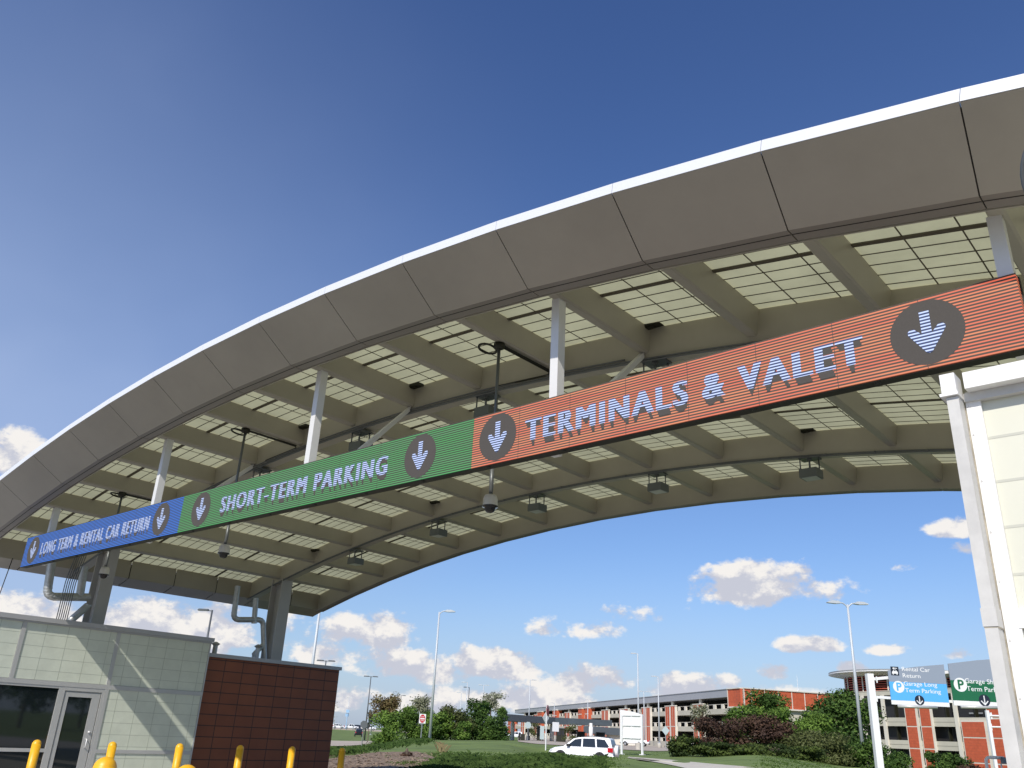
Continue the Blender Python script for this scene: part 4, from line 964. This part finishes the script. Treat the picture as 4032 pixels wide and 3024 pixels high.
def lane_sign(label, TL, TR, BR, BL, split, low, line1, arrow, sym, dirc):
    z = Vector((0, 0, 1))
    P = {k: gp(*v) for k, v in (('TL', TL), ('TR', TR), ('BR', BR), ('BL', BL))}
    o = P['BL']; ex = (P['BR']-P['BL']); ex.z = 0; Wd = ex.length; ex.normalize(); n_ = Vector((ex.y, -ex.x, 0)); n_ = n_ if n_.dot(EYE-o) > 0 else -n_
    HL, HR = P['TL'].z-o.z, P['TR'].z-o.z
    def q(u, v, d=0): return o+ex*(u*Wd)+z*v+n_*d
    t = thing('lane_sign', label, 'overhead sign', q(.5, 0).to_tuple(), 'overhead lane direction signs')
    S_ = split*HR
    b = MB(); b.prism([q(0, S_), q(1, S_), q(1, HR), q(.5, (HL+HR)/2+.04), q(0, HL)], -n_*.06, 0)
    b.prism([q(0, .10*HR), q(1, .10*HR), q(1, S_-.002), q(0, S_-.002)], -n_*.06, 1)
    b.prism([q(0, 0), q(1, 0), q(1, .098*HR), q(0, .098*HR)], -n_*.06, 2)
    def disc(u, v, r, k, d, n=32): b.add([q(u, v, d)+ex*(r*cos(2*pi*i/n))+z*(r*sin(2*pi*i/n)) for i in range(n)], [tuple(range(n))], k)
    h = .13*HR
    disc(.155, .415*HR, .155*HR*.9, 2, .004); put_text(b, 'P', -.055*HR, .075*HR, 0, .19*HR, q(.155, .33*HR, .008), ex, (0, 0, 1), 1, .03)
    for i, s in enumerate(low): put_text(b, s[0], s[1]*Wd, s[2]*Wd, 0, .10*HR, q(0, (.455-.155*i)*HR, .004), ex, (0, 0, 1), 2, .004)
    for i, s in enumerate(line1): put_text(b, s[0], s[1]*Wd, s[2]*Wd, 0, .10*HR, q(0, (.80-.155*i)*HR, .004), ex, (0, 0, 1), 2, .004)
    u = arrow; disc(u, .125*HR, .118*HR, 3, .005)
    a = .118*HR
    def L_(p0, p1, w, d):
        p0, p1 = Vector(p0), Vector(p1); dd = (p1-p0).normalized(); nn2 = Vector((-dd.y, dd.x))*w
        b.add([q(u, .125*HR, d)+ex*v.x+z*v.y for v in (p0+nn2, p1+nn2, p1-nn2, p0-nn2)], [(0, 1, 2, 3)], 2)
    L_((0, .78*a), (0, -.75*a), .09*a, .009); L_((-.62*a, -.08*a), (.03*a, -.76*a), .09*a, .0092); L_((.62*a, -.08*a), (-.03*a, -.76*a), .09*a, .0094)
    if sym:
        cx, cz, s = .12, .785*HR, .10*HR
        b.add([q(cx, cz, .004)+ex*x+z*y for x, y in ((-s, -s*1.05), (s, -s*1.05), (s, s*1.05), (-s, s*1.05))], [(0, 1, 2, 3)], 3)
        def pp(pts, k, d): b.add([q(cx, cz, d)+ex*(x*s)+z*(y*s) for x, y in pts], [tuple(range(len(pts)))], k)
        pp([(-.72, -.62), (.72, -.62), (.72, -.2), (.45, .0), (.3, .32), (-.3, .32), (-.45, 0), (-.72, -.2)], 2, .008)
        pp([(-.32, 0), (.32, 0), (.2, .22), (-.2, .22)], 3, .010); pp([(-.6, -.85), (-.35, -.85), (-.35, -.62), (-.6, -.62)], 2, .008); pp([(.35, -.85), (.6, -.85), (.6, -.62), (.35, -.62)], 2, .008)
        pp([(-.5, .62), (-.4, .8), (-.2, .86), (-.05, .75), (.6, .75), (.6, .6), (-.05, .58), (-.2, .45), (-.4, .48)], 2, .008)
    b.build('sign_panel', [m_sslate, dirc, m_white, m_navy], t)
    b = MB()
    for uu in (.2, .8): b.prism([q(uu-.02, .0, -.07), q(uu+.02, .0, -.07), q(uu+.02, HL, -.07), q(uu-.02, HL, -.07)], -n_*.1)
    b.build('mount_rail', m_white, t)
lane_sign('blue and grey sign reading Rental Car Return, Garage Long Term Parking', (3496, 2640), (3715, 2616), (3739, 2777), (3512, 2773), .53,
          [('Garage Long', .25, .83), ('Term Parking', .26, .88)], [('Rental Car', .25, .74), ('Return', .25, .56)], .49, True, m_sblue)
lane_sign('green and grey sign reading Garage Short Term Parking, cut off by the booth', (3735, 2613), (3972, 2592), (3995, 2778), (3757, 2777), .50,
          [('Garage Short', .24, .86), ('Term Parking', .25, .88)], [], .515, False, m_sgreen)
# second, lower gantry end behind
p0 = at(3888, 2797, 44); zb = terr(p0.x, p0.y)
g2 = thing('gate_frame', 'white post with two stub arms beside the booth downspout', 'gantry', (p0.x, p0.y, zb))
b = MB(); b.obox(Vector((p0.x, p0.y, zb-.2))-gx*.07, gx*.15, -gnn*.15, (0, 0, p0.z-zb+.2)); b.build('post', m_white, g2)
for y in (2818, 2862):
    a = at(3893, y, 44); b = MB(); b.tube([a, a+gx*1.6+Vector((0, 0, .04))], .045, 8); b.obox(a+gx*.1+Vector((0, 0, -.16)), gx*.08, -gnn*.08, (0, 0, .32)); b.build('stub_arm', m_white, g2)
# gooseneck reader stand
a = at(3889, 3040, 12.0); t = thing('card_reader_stand', 'bent white pipe stand with a small grey box near the booth foot', 'card reader', (a.x, a.y, 0))
pz = at(3889, 2995, 12).z
b = MB(); b.tube([(a.x, a.y, .013), (a.x, a.y, pz-.05)]+bend(Vector((a.x, a.y, pz-.02)), Vector((a.x, a.y, pz+.045)), Vector((a.x, a.y, pz+.045))+gx*.07)+[Vector((a.x, a.y, pz+.045))+gx*.26], .022, 12); b.build('pipe', m_white, t, True)
c = Vector((a.x, a.y, pz+.0))+gx*.21-Vector((0, 0, .03)); b = MB(); b.obox(c, gx*.09, gnn*.08, (0, 0, .085)); b.build('reader_box', mat('slate_box', (.12, .16, .20), .4), t)
b = MB(); b.tube([c+Vector((0, 0, .0)), c-Vector((0, 0, .12))], .012, 8); b.tube([c-Vector((0, 0, .115))-gx*.02, c-Vector((0, 0, .115))+gx*.2], .014, 8); b.build('arm', m_white, t, True)

# ================================================================== VEHICLES
m_cwhite = mat('white_car_paint', (.82, .83, .84), .22, 0, spec=.6); m_cblack = mat('black_car_paint', (.015, .015, .018), .2, 0, spec=.6)
m_cglass = mat('car_glass', (.012, .016, .018), .05, 0, spec=.8); m_tyre = mat('tyre_rubber', (.02, .02, .02), .85); m_rim = mat('silver_rim', (.45, .45, .46), .35, .7)
m_tail = mat('tail_lamp_red', (.45, .01, .02), .2); m_hlamp = mat('headlamp', (.55, .58, .60), .15); m_trim = mat('black_trim', (.02, .02, .022), .5)
def lp_(b, name, mats, t, smooth=False, auto=None):
    me = bpy.data.meshes.new(name); me.from_pydata(b.v, [], b.f)
    for m in (mats if isinstance(mats, (list, tuple)) else [mats]): me.materials.append(m)
    me.polygons.foreach_set('material_index', b.m); me.polygons.foreach_set('use_smooth', [smooth]*len(b.f)); me.update()
    if smooth and auto: me.set_sharp_from_angle(angle=radians(auto))
    o = bpy.data.objects.new(name, me); C.objects.link(o); o.parent = t; return o
def make_car(label, cat, kind, paint, loc, head, group=None):
    t = thing('parked_car' if kind != 'pickup' else 'pickup_truck', label, cat, tuple(loc), group); t.rotation_euler = (0, 0, head)
    if kind == 'suv':
        Wd, st = .91, [(-2.18, .42, .92), (-2.14, .34, 1.00), (-1.6, .30, 1.03), (-.4, .28, 1.02), (.75, .28, 1.02), (1.15, .28, 1.02), (1.75, .30, .93), (2.08, .34, .80), (2.22, .42, .62)]
        gh = [(1.18, 1.0), (.52, 1.50), (.15, 1.60), (-.8, 1.68), (-1.75, 1.64), (-1.98, 1.58), (-2.16, 1.0)]
        wins = [[(.95, 1.03), (.40, 1.46), (-.05, 1.53), (-.05, 1.03)], [(-.15, 1.03), (-.15, 1.54), (-.95, 1.56), (-1.03, 1.03)], [(-1.12, 1.04), (-1.06, 1.55), (-1.62, 1.52), (-1.93, 1.12), (-1.85, 1.04)]]
        wx = (1.33, -1.33); L2 = 2.2
    else:
        Wd, st = .95, [(-2.80, .50, 1.02), (-2.75, .42, 1.08), (-1.2, .40, 1.08), (-1.15, .38, 1.10), (.9, .38, 1.12), (1.3, .38, 1.14), (2.3, .40, 1.05), (2.62, .44, .95), (2.72, .5, .75)]
        gh = [(1.25, 1.10), (.62, 1.72), (.1, 1.80), (-.75, 1.79), (-1.05, 1.10)]
        wins = [[(1.0, 1.14), (.50, 1.66), (.08, 1.70), (.08, 1.14)], [(-.02, 1.14), (-.02, 1.70), (-.68, 1.69), (-.90, 1.14)]]
        wx = (1.75, -1.75); L2 = 2.75
    b = MB(); sec = []
    for x, z0, z1 in st:
        f = 1-max(0, abs(x)-L2*.80)/(L2*.2)*.16
        sec.append([(x, -Wd*f*.88, z0), (x, -Wd*f, z0+.16), (x, -Wd*f, z1-.22), (x, -Wd*f*.95, z1-.04), (x, -Wd*f*.86, z1), (x, Wd*f*.86, z1), (x, Wd*f*.95, z1-.04), (x, Wd*f, z1-.22), (x, Wd*f, z0+.16), (x, Wd*f*.88, z0)])
    k = 10; vs = [v for s in sec for v in s]; fs = [(i*k+j, i*k+(j+1) % k, (i+1)*k+(j+1) % k, (i+1)*k+j) for i in range(len(sec)-1) for j in range(k)]
    fs += [tuple(range(k)), tuple((len(sec)-1)*k+j for j in range(k))[::-1]]; b.add(vs, fs)
    zb = gh[0][1]; zt = max(z for x, z in gh)
    hw = lambda z: Wd*.87-(z-zb)/(zt-zb)*Wd*.19
    n = len(gh); vs = [(x, -hw(z), z) for x, z in gh]+[(x, hw(z), z) for x, z in gh]
    b.add(vs, [tuple(range(n)), tuple(range(n, 2*n))[::-1]]+[(i, n+i, n+i+1, i+1) for i in range(n-1)])
    if kind == 'pickup':
        pass
    lp_(b, 'body', paint, t, True, 28)
    for s in (-1, 1):
        for w in wins:
            b = MB(); b.add([(x, s*(hw(z)+.006), z) for x, z in w], [tuple(range(len(w)))]); lp_(b, 'side_window', m_cglass, t)
        for x in wx:
            b = MB(); y = s*Wd
            pts = [(x+.40*cos(a), s*(Wd+.004), .36+.42*sin(a)) for a in lsp(0, pi, 12)]+[(x-.40, s*(Wd+.004), .28), (x+.40, s*(Wd+.004), .28)]
            b.add(pts, [tuple(range(len(pts)))]); lp_(b, 'wheel_arch', m_trim, t)
            b = MB(); b.lathe((x, y-s*.20 if s > 0 else y-.02, .34), [(.335, 0), (.34, .05), (.34, .17), (.33, .22)], 20, 0, 'Y'); b.v = [Vector((v.x, v.y, v.z)) for v in b.v]
            wh = lp_(b, 'wheel', m_tyre, t, True, 40)
            b = MB(); yy = s*(Wd+.026); b.add([(x+.21*cos(a), yy, .34+.21*sin(a)) for a in lsp(0, 2*pi, 17)[:-1]], [tuple(range(16))]); o = lp_(b, 'rim', m_rim, wh)
        b = MB(); xs = wins[0][0][0]-.15; b.box((xs-.10, s*Wd*.93 if s > 0 else -Wd*.93-.2, zb+.02), (xs+.1, s*Wd*.93+.2 if s > 0 else -Wd*.93, zb+.17)); lp_(b, 'mirror', m_trim, t)
        b = MB(); b.box((-L2-.02, s*Wd*.62-.09, zb-.22), (-L2+.28, s*Wd*.62+.19 if s > 0 else s*Wd*.62+.09, zb+.05) if s > 0 else (-L2+.28, s*Wd*.62+.09, zb+.05))
        b.v = []; b.f = []; b.m = []
        y0, y1 = (Wd*.72, Wd*.965) if s > 0 else (-Wd*.965, -Wd*.72)
        b.box((-L2-.015, y0, zb-.22), (-L2+.34, y1, zb+.04)); lp_(b, 'tail_light', m_tail, t)
        b = MB(); y0, y1 = (Wd*.60, Wd*.93) if s > 0 else (-Wd*.93, -Wd*.60); b.box((L2-.42, y0, .68), (L2-.12, y1, .80)); lp_(b, 'headlight', m_hlamp, t)
        for xh in (wins[0][3][0]+.18, wins[1][3][0]+.15):
            b = MB(); yy = s*(Wd-.005); b.box((xh-.09, min(yy, yy+s*.02), .86), (xh+.09, max(yy, yy+s*.02), .89)); lp_(b, 'door_handle', paint, t)
    # windscreen, rear glass
    b = MB(); a_, c_ = gh[0], gh[1]; b.add([(a_[0]-.06+.012, -hw(a_[1])*.92, a_[1]+.05), (a_[0]-.06+.012, hw(a_[1])*.92, a_[1]+.05), (c_[0]+.03, hw(c_[1])*.9, c_[1]), (c_[0]+.03, -hw(c_[1])*.9, c_[1])], [(0, 1, 2, 3)]); lp_(b, 'windscreen', m_cglass, t)
    a_, c_ = gh[-1], gh[-2]; b = MB(); b.add([(a_[0]-.005+.03, -hw(a_[1])*.85, a_[1]+.12), (a_[0]+.025, hw(a_[1])*.85, a_[1]+.12), (c_[0]-.03, hw(c_[1])*.85, c_[1]-.06), (c_[0]-.03, -hw(c_[1])*.85, c_[1]-.06)], [(0, 1, 2, 3)]); lp_(b, 'rear_window', m_cglass, t)
    b = MB(); b.box((-L2-.05, -Wd*.9, .36), (-L2+.12, Wd*.9, .58)); b.box((L2-.15, -Wd*.86, .34), (L2+.03, Wd*.86, .55)); lp_(b, 'bumper', paint if kind == 'suv' else m_trim, t)
    return t
def heading(px, deg):   # car nose direction: deg measured from picture-left, positive = away from the camera
    a, _ = colaz(px); right = Vector((cos(-a), sin(-a), 0)); away = Vector((sin(a), cos(a), 0)); d = -right*cos(radians(deg))+away*sin(radians(deg)); return atan2(d.y, d.x)
g = on(2297, 56.6)
car = make_car('white SUV with a spare wheel on its tail passing behind the grass rise', 'car', 'suv', m_cwhite, (g.x, g.y, g.z+.03), heading(2297, 14))
b = MB(); b.lathe((0, 0, 0), [(.30, -.02), (.345, .0), (.345, .17), (.30, .215), (.02, .225)], 24, 0, 'Y'); b.v = [Vector((-2.22-v.y, v.x+.08, v.z+.87)) for v in b.v]; lp_(b, 'spare_wheel_cover', m_cwhite, car, True, 40)
b = MB()
for s in (-1, 1): b.tube([(.0, s*.60, 1.63), (-.3, s*.60, 1.70), (-1.5, s*.60, 1.70), (-1.75, s*.58, 1.65)], .02, 6)
lp_(b, 'roof_rails', m_trim, car, True)
def far_car(label, cat, kind, paint, px, D, deg, group=None):
    g = on(px, D); return make_car(label, cat, kind, paint, (g.x, g.y, g.z+.07), heading(px, deg), group)
grp = 'white vehicles in the distant parking lot'
far_car('white SUV parked at the left end of the distant row', 'car', 'suv', m_cwhite, 1334, 302, 178, grp)
far_car('white pickup truck parked in the middle of the distant row', 'truck', 'pickup', m_cwhite, 1383, 306, 172, grp)
far_car('white pickup truck parked right of the octagonal sign', 'truck', 'pickup', m_cwhite, 1452, 303, 176, grp)
far_car('dark car between the two distant white pickups', 'car', 'suv', m_cblack, 1416, 318, 175)
far_car('small black SUV seen from behind on the far road', 'car', 'suv', m_cblack, 1415, 196, 88)
far_car('white pickup truck seen under the billboard', 'truck', 'pickup', m_cwhite, 2500, 160, 8)
far_car('white car at the far left of the exit plaza', 'car', 'suv', m_cwhite, 2028, 230, 10)
# far blue parking area signs on poles
for px, py, w in ((1369, 2806, 'upper'), (1366, 2821, 'lower')):
    p = at(px, py, 300); b = MB(); b.obox(p-hv_*.6, hv_*1.2, vd*.3, (0, 0, 1.0)); b.obox(p-hv_*.06+Vector((0, 0, -5)), hv_*.12, vd*.1, (0, 0, 5)); tag(b.build('area_sign', mat('area_blue' + w, (.30, .48, .70), .5), loc=p), 'tiny blue and white parking area sign above the cars, %s one' % w, 'sign')

# ================================================================== VEGETATION
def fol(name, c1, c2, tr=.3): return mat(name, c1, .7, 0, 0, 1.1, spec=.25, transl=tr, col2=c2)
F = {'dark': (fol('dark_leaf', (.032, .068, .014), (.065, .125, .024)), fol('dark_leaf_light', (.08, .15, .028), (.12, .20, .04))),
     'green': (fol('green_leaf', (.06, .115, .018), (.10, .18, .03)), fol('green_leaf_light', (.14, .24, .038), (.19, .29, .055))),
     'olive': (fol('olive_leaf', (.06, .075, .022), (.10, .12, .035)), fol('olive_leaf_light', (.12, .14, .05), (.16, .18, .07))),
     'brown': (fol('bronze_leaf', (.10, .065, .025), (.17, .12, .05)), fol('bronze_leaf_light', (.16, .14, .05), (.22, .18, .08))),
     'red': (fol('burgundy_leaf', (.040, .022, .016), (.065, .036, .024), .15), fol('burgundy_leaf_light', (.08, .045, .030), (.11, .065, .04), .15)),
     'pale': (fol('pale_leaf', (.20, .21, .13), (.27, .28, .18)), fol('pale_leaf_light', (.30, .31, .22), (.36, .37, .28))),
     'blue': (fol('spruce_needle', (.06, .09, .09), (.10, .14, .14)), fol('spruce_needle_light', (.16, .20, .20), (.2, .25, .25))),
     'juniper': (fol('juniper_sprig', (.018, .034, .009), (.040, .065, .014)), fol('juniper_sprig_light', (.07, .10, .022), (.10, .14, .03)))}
m_bark = mat('grey_brown_bark', (.13, .10, .075), .9, 0, .3, 6)
def crown(rng, c, rx, ry, rz, n, size, lobes, kind, tip=0.0, flat=.0, ragged=.25):
    b = MB(); L_ = []
    for i in range(lobes):
        a = rng.uniform(0, 2*pi); r = sqrt(rng.random())*.74; z = rng.uniform(-.80, .66)
        w = (1.0 if z < .1 else sqrt(max(.1, 1-((z-.1)/.9)**2))) if tip == 0 else max(.12, (1-(z+.8)/1.5*tip))
        s = rng.uniform(.34, .54)*(w*.6+.4); L_.append((c+Vector((cos(a)*r*rx*w, sin(a)*r*ry*w, z*rz)), s*rx, s*ry, s*rz*.85, rng.random()))
    for i in range(n):
        lc, ax, ay, az__, tone = L_[i % lobes]
        d = Vector((rng.gauss(0, 1), rng.gauss(0, 1), rng.gauss(0, 1))).normalized(); k = rng.random()**.30*(1+ragged*rng.gauss(0, .45))
        p = lc+Vector((d.x*ax*k, d.y*ay*k, d.z*az__*k))
        u = Vector((rng.gauss(0, 1), rng.gauss(0, 1), rng.gauss(0, .7))).normalized(); v = u.cross(d+Vector((.01, .02, .3)))
        if v.length < .05: continue
        v.normalize(); s = size*rng.uniform(.6, 1.35)
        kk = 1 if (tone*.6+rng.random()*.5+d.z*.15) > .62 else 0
        b.add([p-u*s*.5, p+v*s*.30, p+u*s*.5, p-v*s*.30], [(0, 1, 2, 3)], kk)
    return b, L_
def plant(name, label, cat, px, pyt, pyb, hw, D, kind, n, size=.2, lobes=14, seed=1, trunk=None, depth=.8, tip=0., group=None, ragged=.25, base=None):
    rng = random.Random(seed); T = at(px, pyt, D); z0 = terr(T.x, T.y)
    zb = at(px, pyb, D).z; h = T.z-zb; c = Vector((T.x, T.y, (T.z+zb)/2)); rx = hw*D/3300.0*1.22
    t = thing(name, label, cat, (T.x, T.y, z0), group)
    if cat == 'shrub' and zb > z0+.1: c.z = (T.z+z0)/2; h = T.z-z0
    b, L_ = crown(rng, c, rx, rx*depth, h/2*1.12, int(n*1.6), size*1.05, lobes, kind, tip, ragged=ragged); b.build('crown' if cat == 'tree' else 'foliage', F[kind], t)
    if trunk is None: trunk = cat == 'tree'
    b = MB(); r = max(.05, rx*.045)
    tz = max(zb+h*.25, z0+.4)
    b.tube([(T.x, T.y, z0-.1), (T.x+.03*rx, T.y, (z0+tz)/2), (T.x, T.y, tz)], r*1.5, 7, r2=r)
    for lc, ax, ay, a3, tn in L_[:10]: b.tube([(T.x, T.y, tz-.05), ((T.x+lc.x)/2, (T.y+lc.y)/2, (tz+lc.z)/2+.1*h), lc], r*.6, 5, r2=r*.15)
    b.build('trunk' if cat == 'tree' else 'stems', m_bark, t)
    return t
G = 'trees and bushes on the grass rises'
plant('bush', 'bright green shrub filling the gap just right of the tall curved light pole', 'shrub', 1742, 2798, 2915, 48, 89, 'green', 2400, .20, 12, 62, group=G)
plant('bush', 'small green bush at the feet of the olive shrub', 'shrub', 1830, 2840, 2915, 45, 86, 'green', 1600, .20, 10, 63, group=G)
plant('tree', 'brown bronze-leaved round tree left of the green bushes', 'tree', 1524, 2735, 2868, 52, 110, 'brown', 2600, .26, 12, 3, group=G, ragged=.5)
plant('spruce_tree', 'small bluish spruce behind the octagonal sign', 'tree', 1460, 2792, 2872, 17, 130, 'blue', 900, .3, 8, 4, tip=.8, group=G)
plant('bush', 'bright green bushy shrub at the left end of the round bushes', 'shrub', 1535, 2800, 2922, 62, 88, 'green', 4200, .21, 16, 5, group=G)
plant('bush', 'green shrub right behind the DO NOT ENTER sign', 'shrub', 1640, 2782, 2918, 66, 90, 'green', 4600, .21, 18, 6, group=G)
plant('bush', 'lower green shrub between the curved light pole and the DO NOT ENTER sign', 'shrub', 1700, 2800, 2912, 50, 88, 'green', 3000, .20, 14, 61, group=G)
plant('tree', 'sparse pale grey-green tree rising behind the green shrubs', 'tree', 1662, 2738, 2830, 42, 104, 'pale', 1100, .24, 12, 7, group=G, ragged=.6)
plant('bush', 'olive feathery shrub right of the tall curved light pole', 'shrub', 1800, 2772, 2915, 66, 90, 'olive', 4200, .20, 16, 8, group=G, ragged=.4)
plant('tree', 'dense bright green tree at the right end of the bushes', 'tree', 1880, 2752, 2908, 62, 92, 'dark', 4600, .24, 18, 9, group=G)
plant('bush', 'dark green bush stepping down at the right end of the group', 'shrub', 1960, 2782, 2917, 52, 90, 'dark', 3600, .22, 14, 10, group=G)
plant('tree', 'bare pale budding tree behind the dense green tree', 'tree', 1935, 2728, 2800, 50, 112, 'pale', 1100, .24, 12, 11, group=G, ragged=.7)
plant('tree', 'leafless bush beside the black pay booths', 'tree', 2245, 2850, 2915, 30, 140, 'olive', 380, .28, 10, 12, group=G, ragged=.6)
plant('tree', 'thin budding tree before a garage pilaster, left of the plaza', 'tree', 2105, 2828, 2905, 20, 190, 'olive', 320, .35, 8, 13, group=G, ragged=.6)
# right hand mass
plant('tree', 'largest dark green layered tree behind the double-headed pole', 'tree', 3285, 2700, 2960, 135, 74, 'dark', 9000, .27, 26, 14, group=G)
plant('tree', 'middle dark green pointed tree in front of the red wall', 'tree', 3008, 2712, 2850, 72, 84, 'dark', 3800, .26, 16, 15, group=G)
plant('bush', 'light green shrub crown at the left of the right-hand trees', 'shrub', 2895, 2770, 2880, 75, 70, 'green', 3600, .21, 16, 16, group=G)
plant('bush', 'light green shrub below the pointed dark tree', 'shrub', 3050, 2782, 2905, 85, 70, 'green', 3800, .21, 16, 17, group=G)
plant('bush', 'light green shrub between the burgundy bush and the largest tree', 'shrub', 3185, 2800, 2915, 85, 68, 'green', 3800, .20, 16, 18, group=G)
plant('tree', 'pale bare shrub tree in front of a garage pilaster', 'tree', 2758, 2765, 2880, 38, 82, 'pale', 900, .2, 12, 19, group=G, ragged=.7)
plant('bush', 'burgundy leaved bush, left half of the dark red mass', 'shrub', 2835, 2815, 2950, 98, 60, 'red', 5200, .17, 18, 20, group=G, ragged=.3)
plant('bush', 'burgundy leaved bush, right half of the dark red mass', 'shrub', 3010, 2818, 2950, 100, 60, 'red', 5200, .17, 18, 21, group=G, ragged=.3)
plant('bush', 'feathery mid-green shrub right of the burgundy bushes', 'shrub', 3205, 2868, 2992, 115, 57, 'olive', 5600, .17, 18, 22, group=G)
plant('bush', 'dark shrub at the foot of the double-headed pole', 'shrub', 3360, 2905, 3045, 110, 58, 'dark', 4600, .19, 16, 23, group=G)
plant('bush', 'dark shrub between the double-headed pole and the gantry post', 'shrub', 3500, 2960, 3080, 70, 60, 'dark', 2600, .19, 12, 24, group=G)
for i, (px, pt_, pb_, hw_, D, w) in enumerate(((2690, 2898, 2972, 62, 56, 'tallest spreading juniper by the lawn, at the left end'), (2790, 2922, 2978, 80, 55, 'low juniper below the left burgundy bush'), (2920, 2925, 2982, 85, 54, 'low juniper between the two burgundy bushes'),
                                              (3050, 2928, 2990, 85, 53, 'low juniper below the right burgundy bush'), (3165, 2940, 3000, 80, 53, 'rightmost low juniper at the lawn edge'))):
    plant('juniper', w, 'shrub', px, pt_, pb_, hw_, D, 'juniper', 3000, .16, 20, 30+i, depth=.6, group='spreading junipers edging the lawn', ragged=.45)
plant('bush', 'small round green bush under the blue lane sign, left one', 'shrub', 3690, 2952, 3060, 44, 62, 'dark', 2400, .17, 12, 40, group=G)
plant('bush', 'small round green bush under the blue lane sign, right one', 'shrub', 3765, 2962, 3065, 42, 62, 'dark', 2200, .17, 12, 41, group=G)
plant('bush', 'low burgundy bush behind the bent white pipe', 'shrub', 3850, 2995, 3060, 60, 60, 'red', 1800, .16, 12, 42, group=G)
plant('tree', 'bare branches of a tree beyond the end of the red wall', 'tree', 1300, 2740, 2860, 45, 150, 'pale', 160, .2, 10, 43, group=G, ragged=.8)
# ground cover: tall ornamental grass and low tufts
def tufts(name, label, m, spots, n, h, spread, seed, wd=.018):
    rng = random.Random(seed); b = MB()
    for i in range(n):
        px, py = spots(rng); p = drop(px, py); p = p+Vector((rng.gauss(0, spread), rng.gauss(0, spread), -.02))
        p.z = terr(p.x, p.y)-.02
        for _ in range(4):
            a = rng.uniform(0, 2*pi); l = h*rng.uniform(.35, 1.35)*(.75+.35*sin(p.x*1.3)*sin(p.y*1.7+p.x)); dd = Vector((cos(a), sin(a), 0)); w = Vector((-dd.y, dd.x, 0))*wd
            q1 = p+dd*l*.25+Vector((0, 0, l*.75)); q2 = p+dd*l*.7+Vector((0, 0, l*.85))
            b.add([p-w, p+w, q1+w*.7, q2, q1-w*.7], [(0, 1, 2, 3, 4)])
    o = b.build(name, m); o['kind'] = 'stuff'; tag(o, label, 'grass'); return o
m_tall = fol('tall_grass_blade', (.045, .09, .02), (.11, .18, .045)); m_dry = fol('dry_grass_blade', (.30, .24, .12), (.40, .33, .18)); m_lawn = fol('lawn_blade', (.08, .145, .03), (.13, .21, .05))
tufts('tall_grass', 'tall dark green ornamental grass along the bottom edge', m_tall, lambda r: (lambda x: (x, r.uniform(2992+10*sin(x*.02)+(6 if x > 2100 else 0)+max(0, 1760-x)*.35, 3080)))(r.uniform(1600, 2360)), 6500, .36, .15, 51)
tufts('tall_grass', 'strip of tall grass behind the mulch bed', m_tall, lambda r: (lambda x: (x, 2974-(x-1250)*.135+r.gauss(0, 7)))(r.uniform(1230, 1700)), 2200, .26, .2, 52)
tufts('dry_grass', 'tuft of dry straw stalks beside the light pole', m_dry, lambda r: (1738+r.gauss(0, 6), 2962+r.gauss(0, 2)), 7, .60, .1, 53, .004)
tufts('lawn_grass', 'short lawn grass texture on the rises', m_lawn, lambda r: (lambda x, y: (x, y) if not (2440 < x < 3000 and y > 2976) else (x-900, y))(r.uniform(1700, 3300), r.uniform(2962, 3024)), 9000, .08, .3, 54)
rng = random.Random(60); b = MB()
for i in range(1500):
    px, py = rng.uniform(1200, 1740), rng.uniform(2966, 3060); p = drop(px, py); a = rng.uniform(0, pi); u = Vector((cos(a), sin(a), rng.uniform(-.2, .3)))*rng.uniform(.03, .10); v = Vector((-sin(a), cos(a), rng.uniform(-.3, .3)))*.03
    p = p+Vector((0, 0, .05)); b.add([p-u-v, p+u-v, p+u+v, p-u+v], [(0, 1, 2, 3)])
o = b.build('bark_chips', mat('bark_chip', (.22, .14, .09), .9, 0, 0, 20, col2=(.42, .32, .22))); o['kind'] = 'stuff'; tag(o, 'loose brown bark chips over the planting bed', 'mulch')
plant('bush', 'small reddish-brown shrub in the mulch bed', 'shrub', 1602, 2958, 2984, 22, 43, 'red', 500, .12, 6, 55)

# trees across the road on the right, seen only as reflections in the office window
for i, (x, y, h, r_) in enumerate(((42, 44, 7, 4.5), (52, 52, 8.5, 5.5), (64, 48, 7.5, 5), (60, 66, 9, 6), (78, 60, 8, 6), (50, 36, 6, 4))):
    rng = random.Random(90+i); z0 = terr(x, y); t = thing('tree', 'broad green tree across the road beyond the booth, %s in the row' % ('first', 'second', 'third', 'fourth', 'fifth', 'sixth')[i], 'tree', (x, y, z0), 'trees beyond the right booth')
    c = Vector((x, y, z0+h*.62)); b, L_ = crown(rng, c, r_, r_, h*.45, 1500, .5, 12, 'dark'); b.build('crown', F['dark'], t)
    b = MB(); b.tube([(x, y, z0-.1), (x, y, z0+h*.5)], .22, 8, r2=.12); b.build('trunk', m_bark, t)
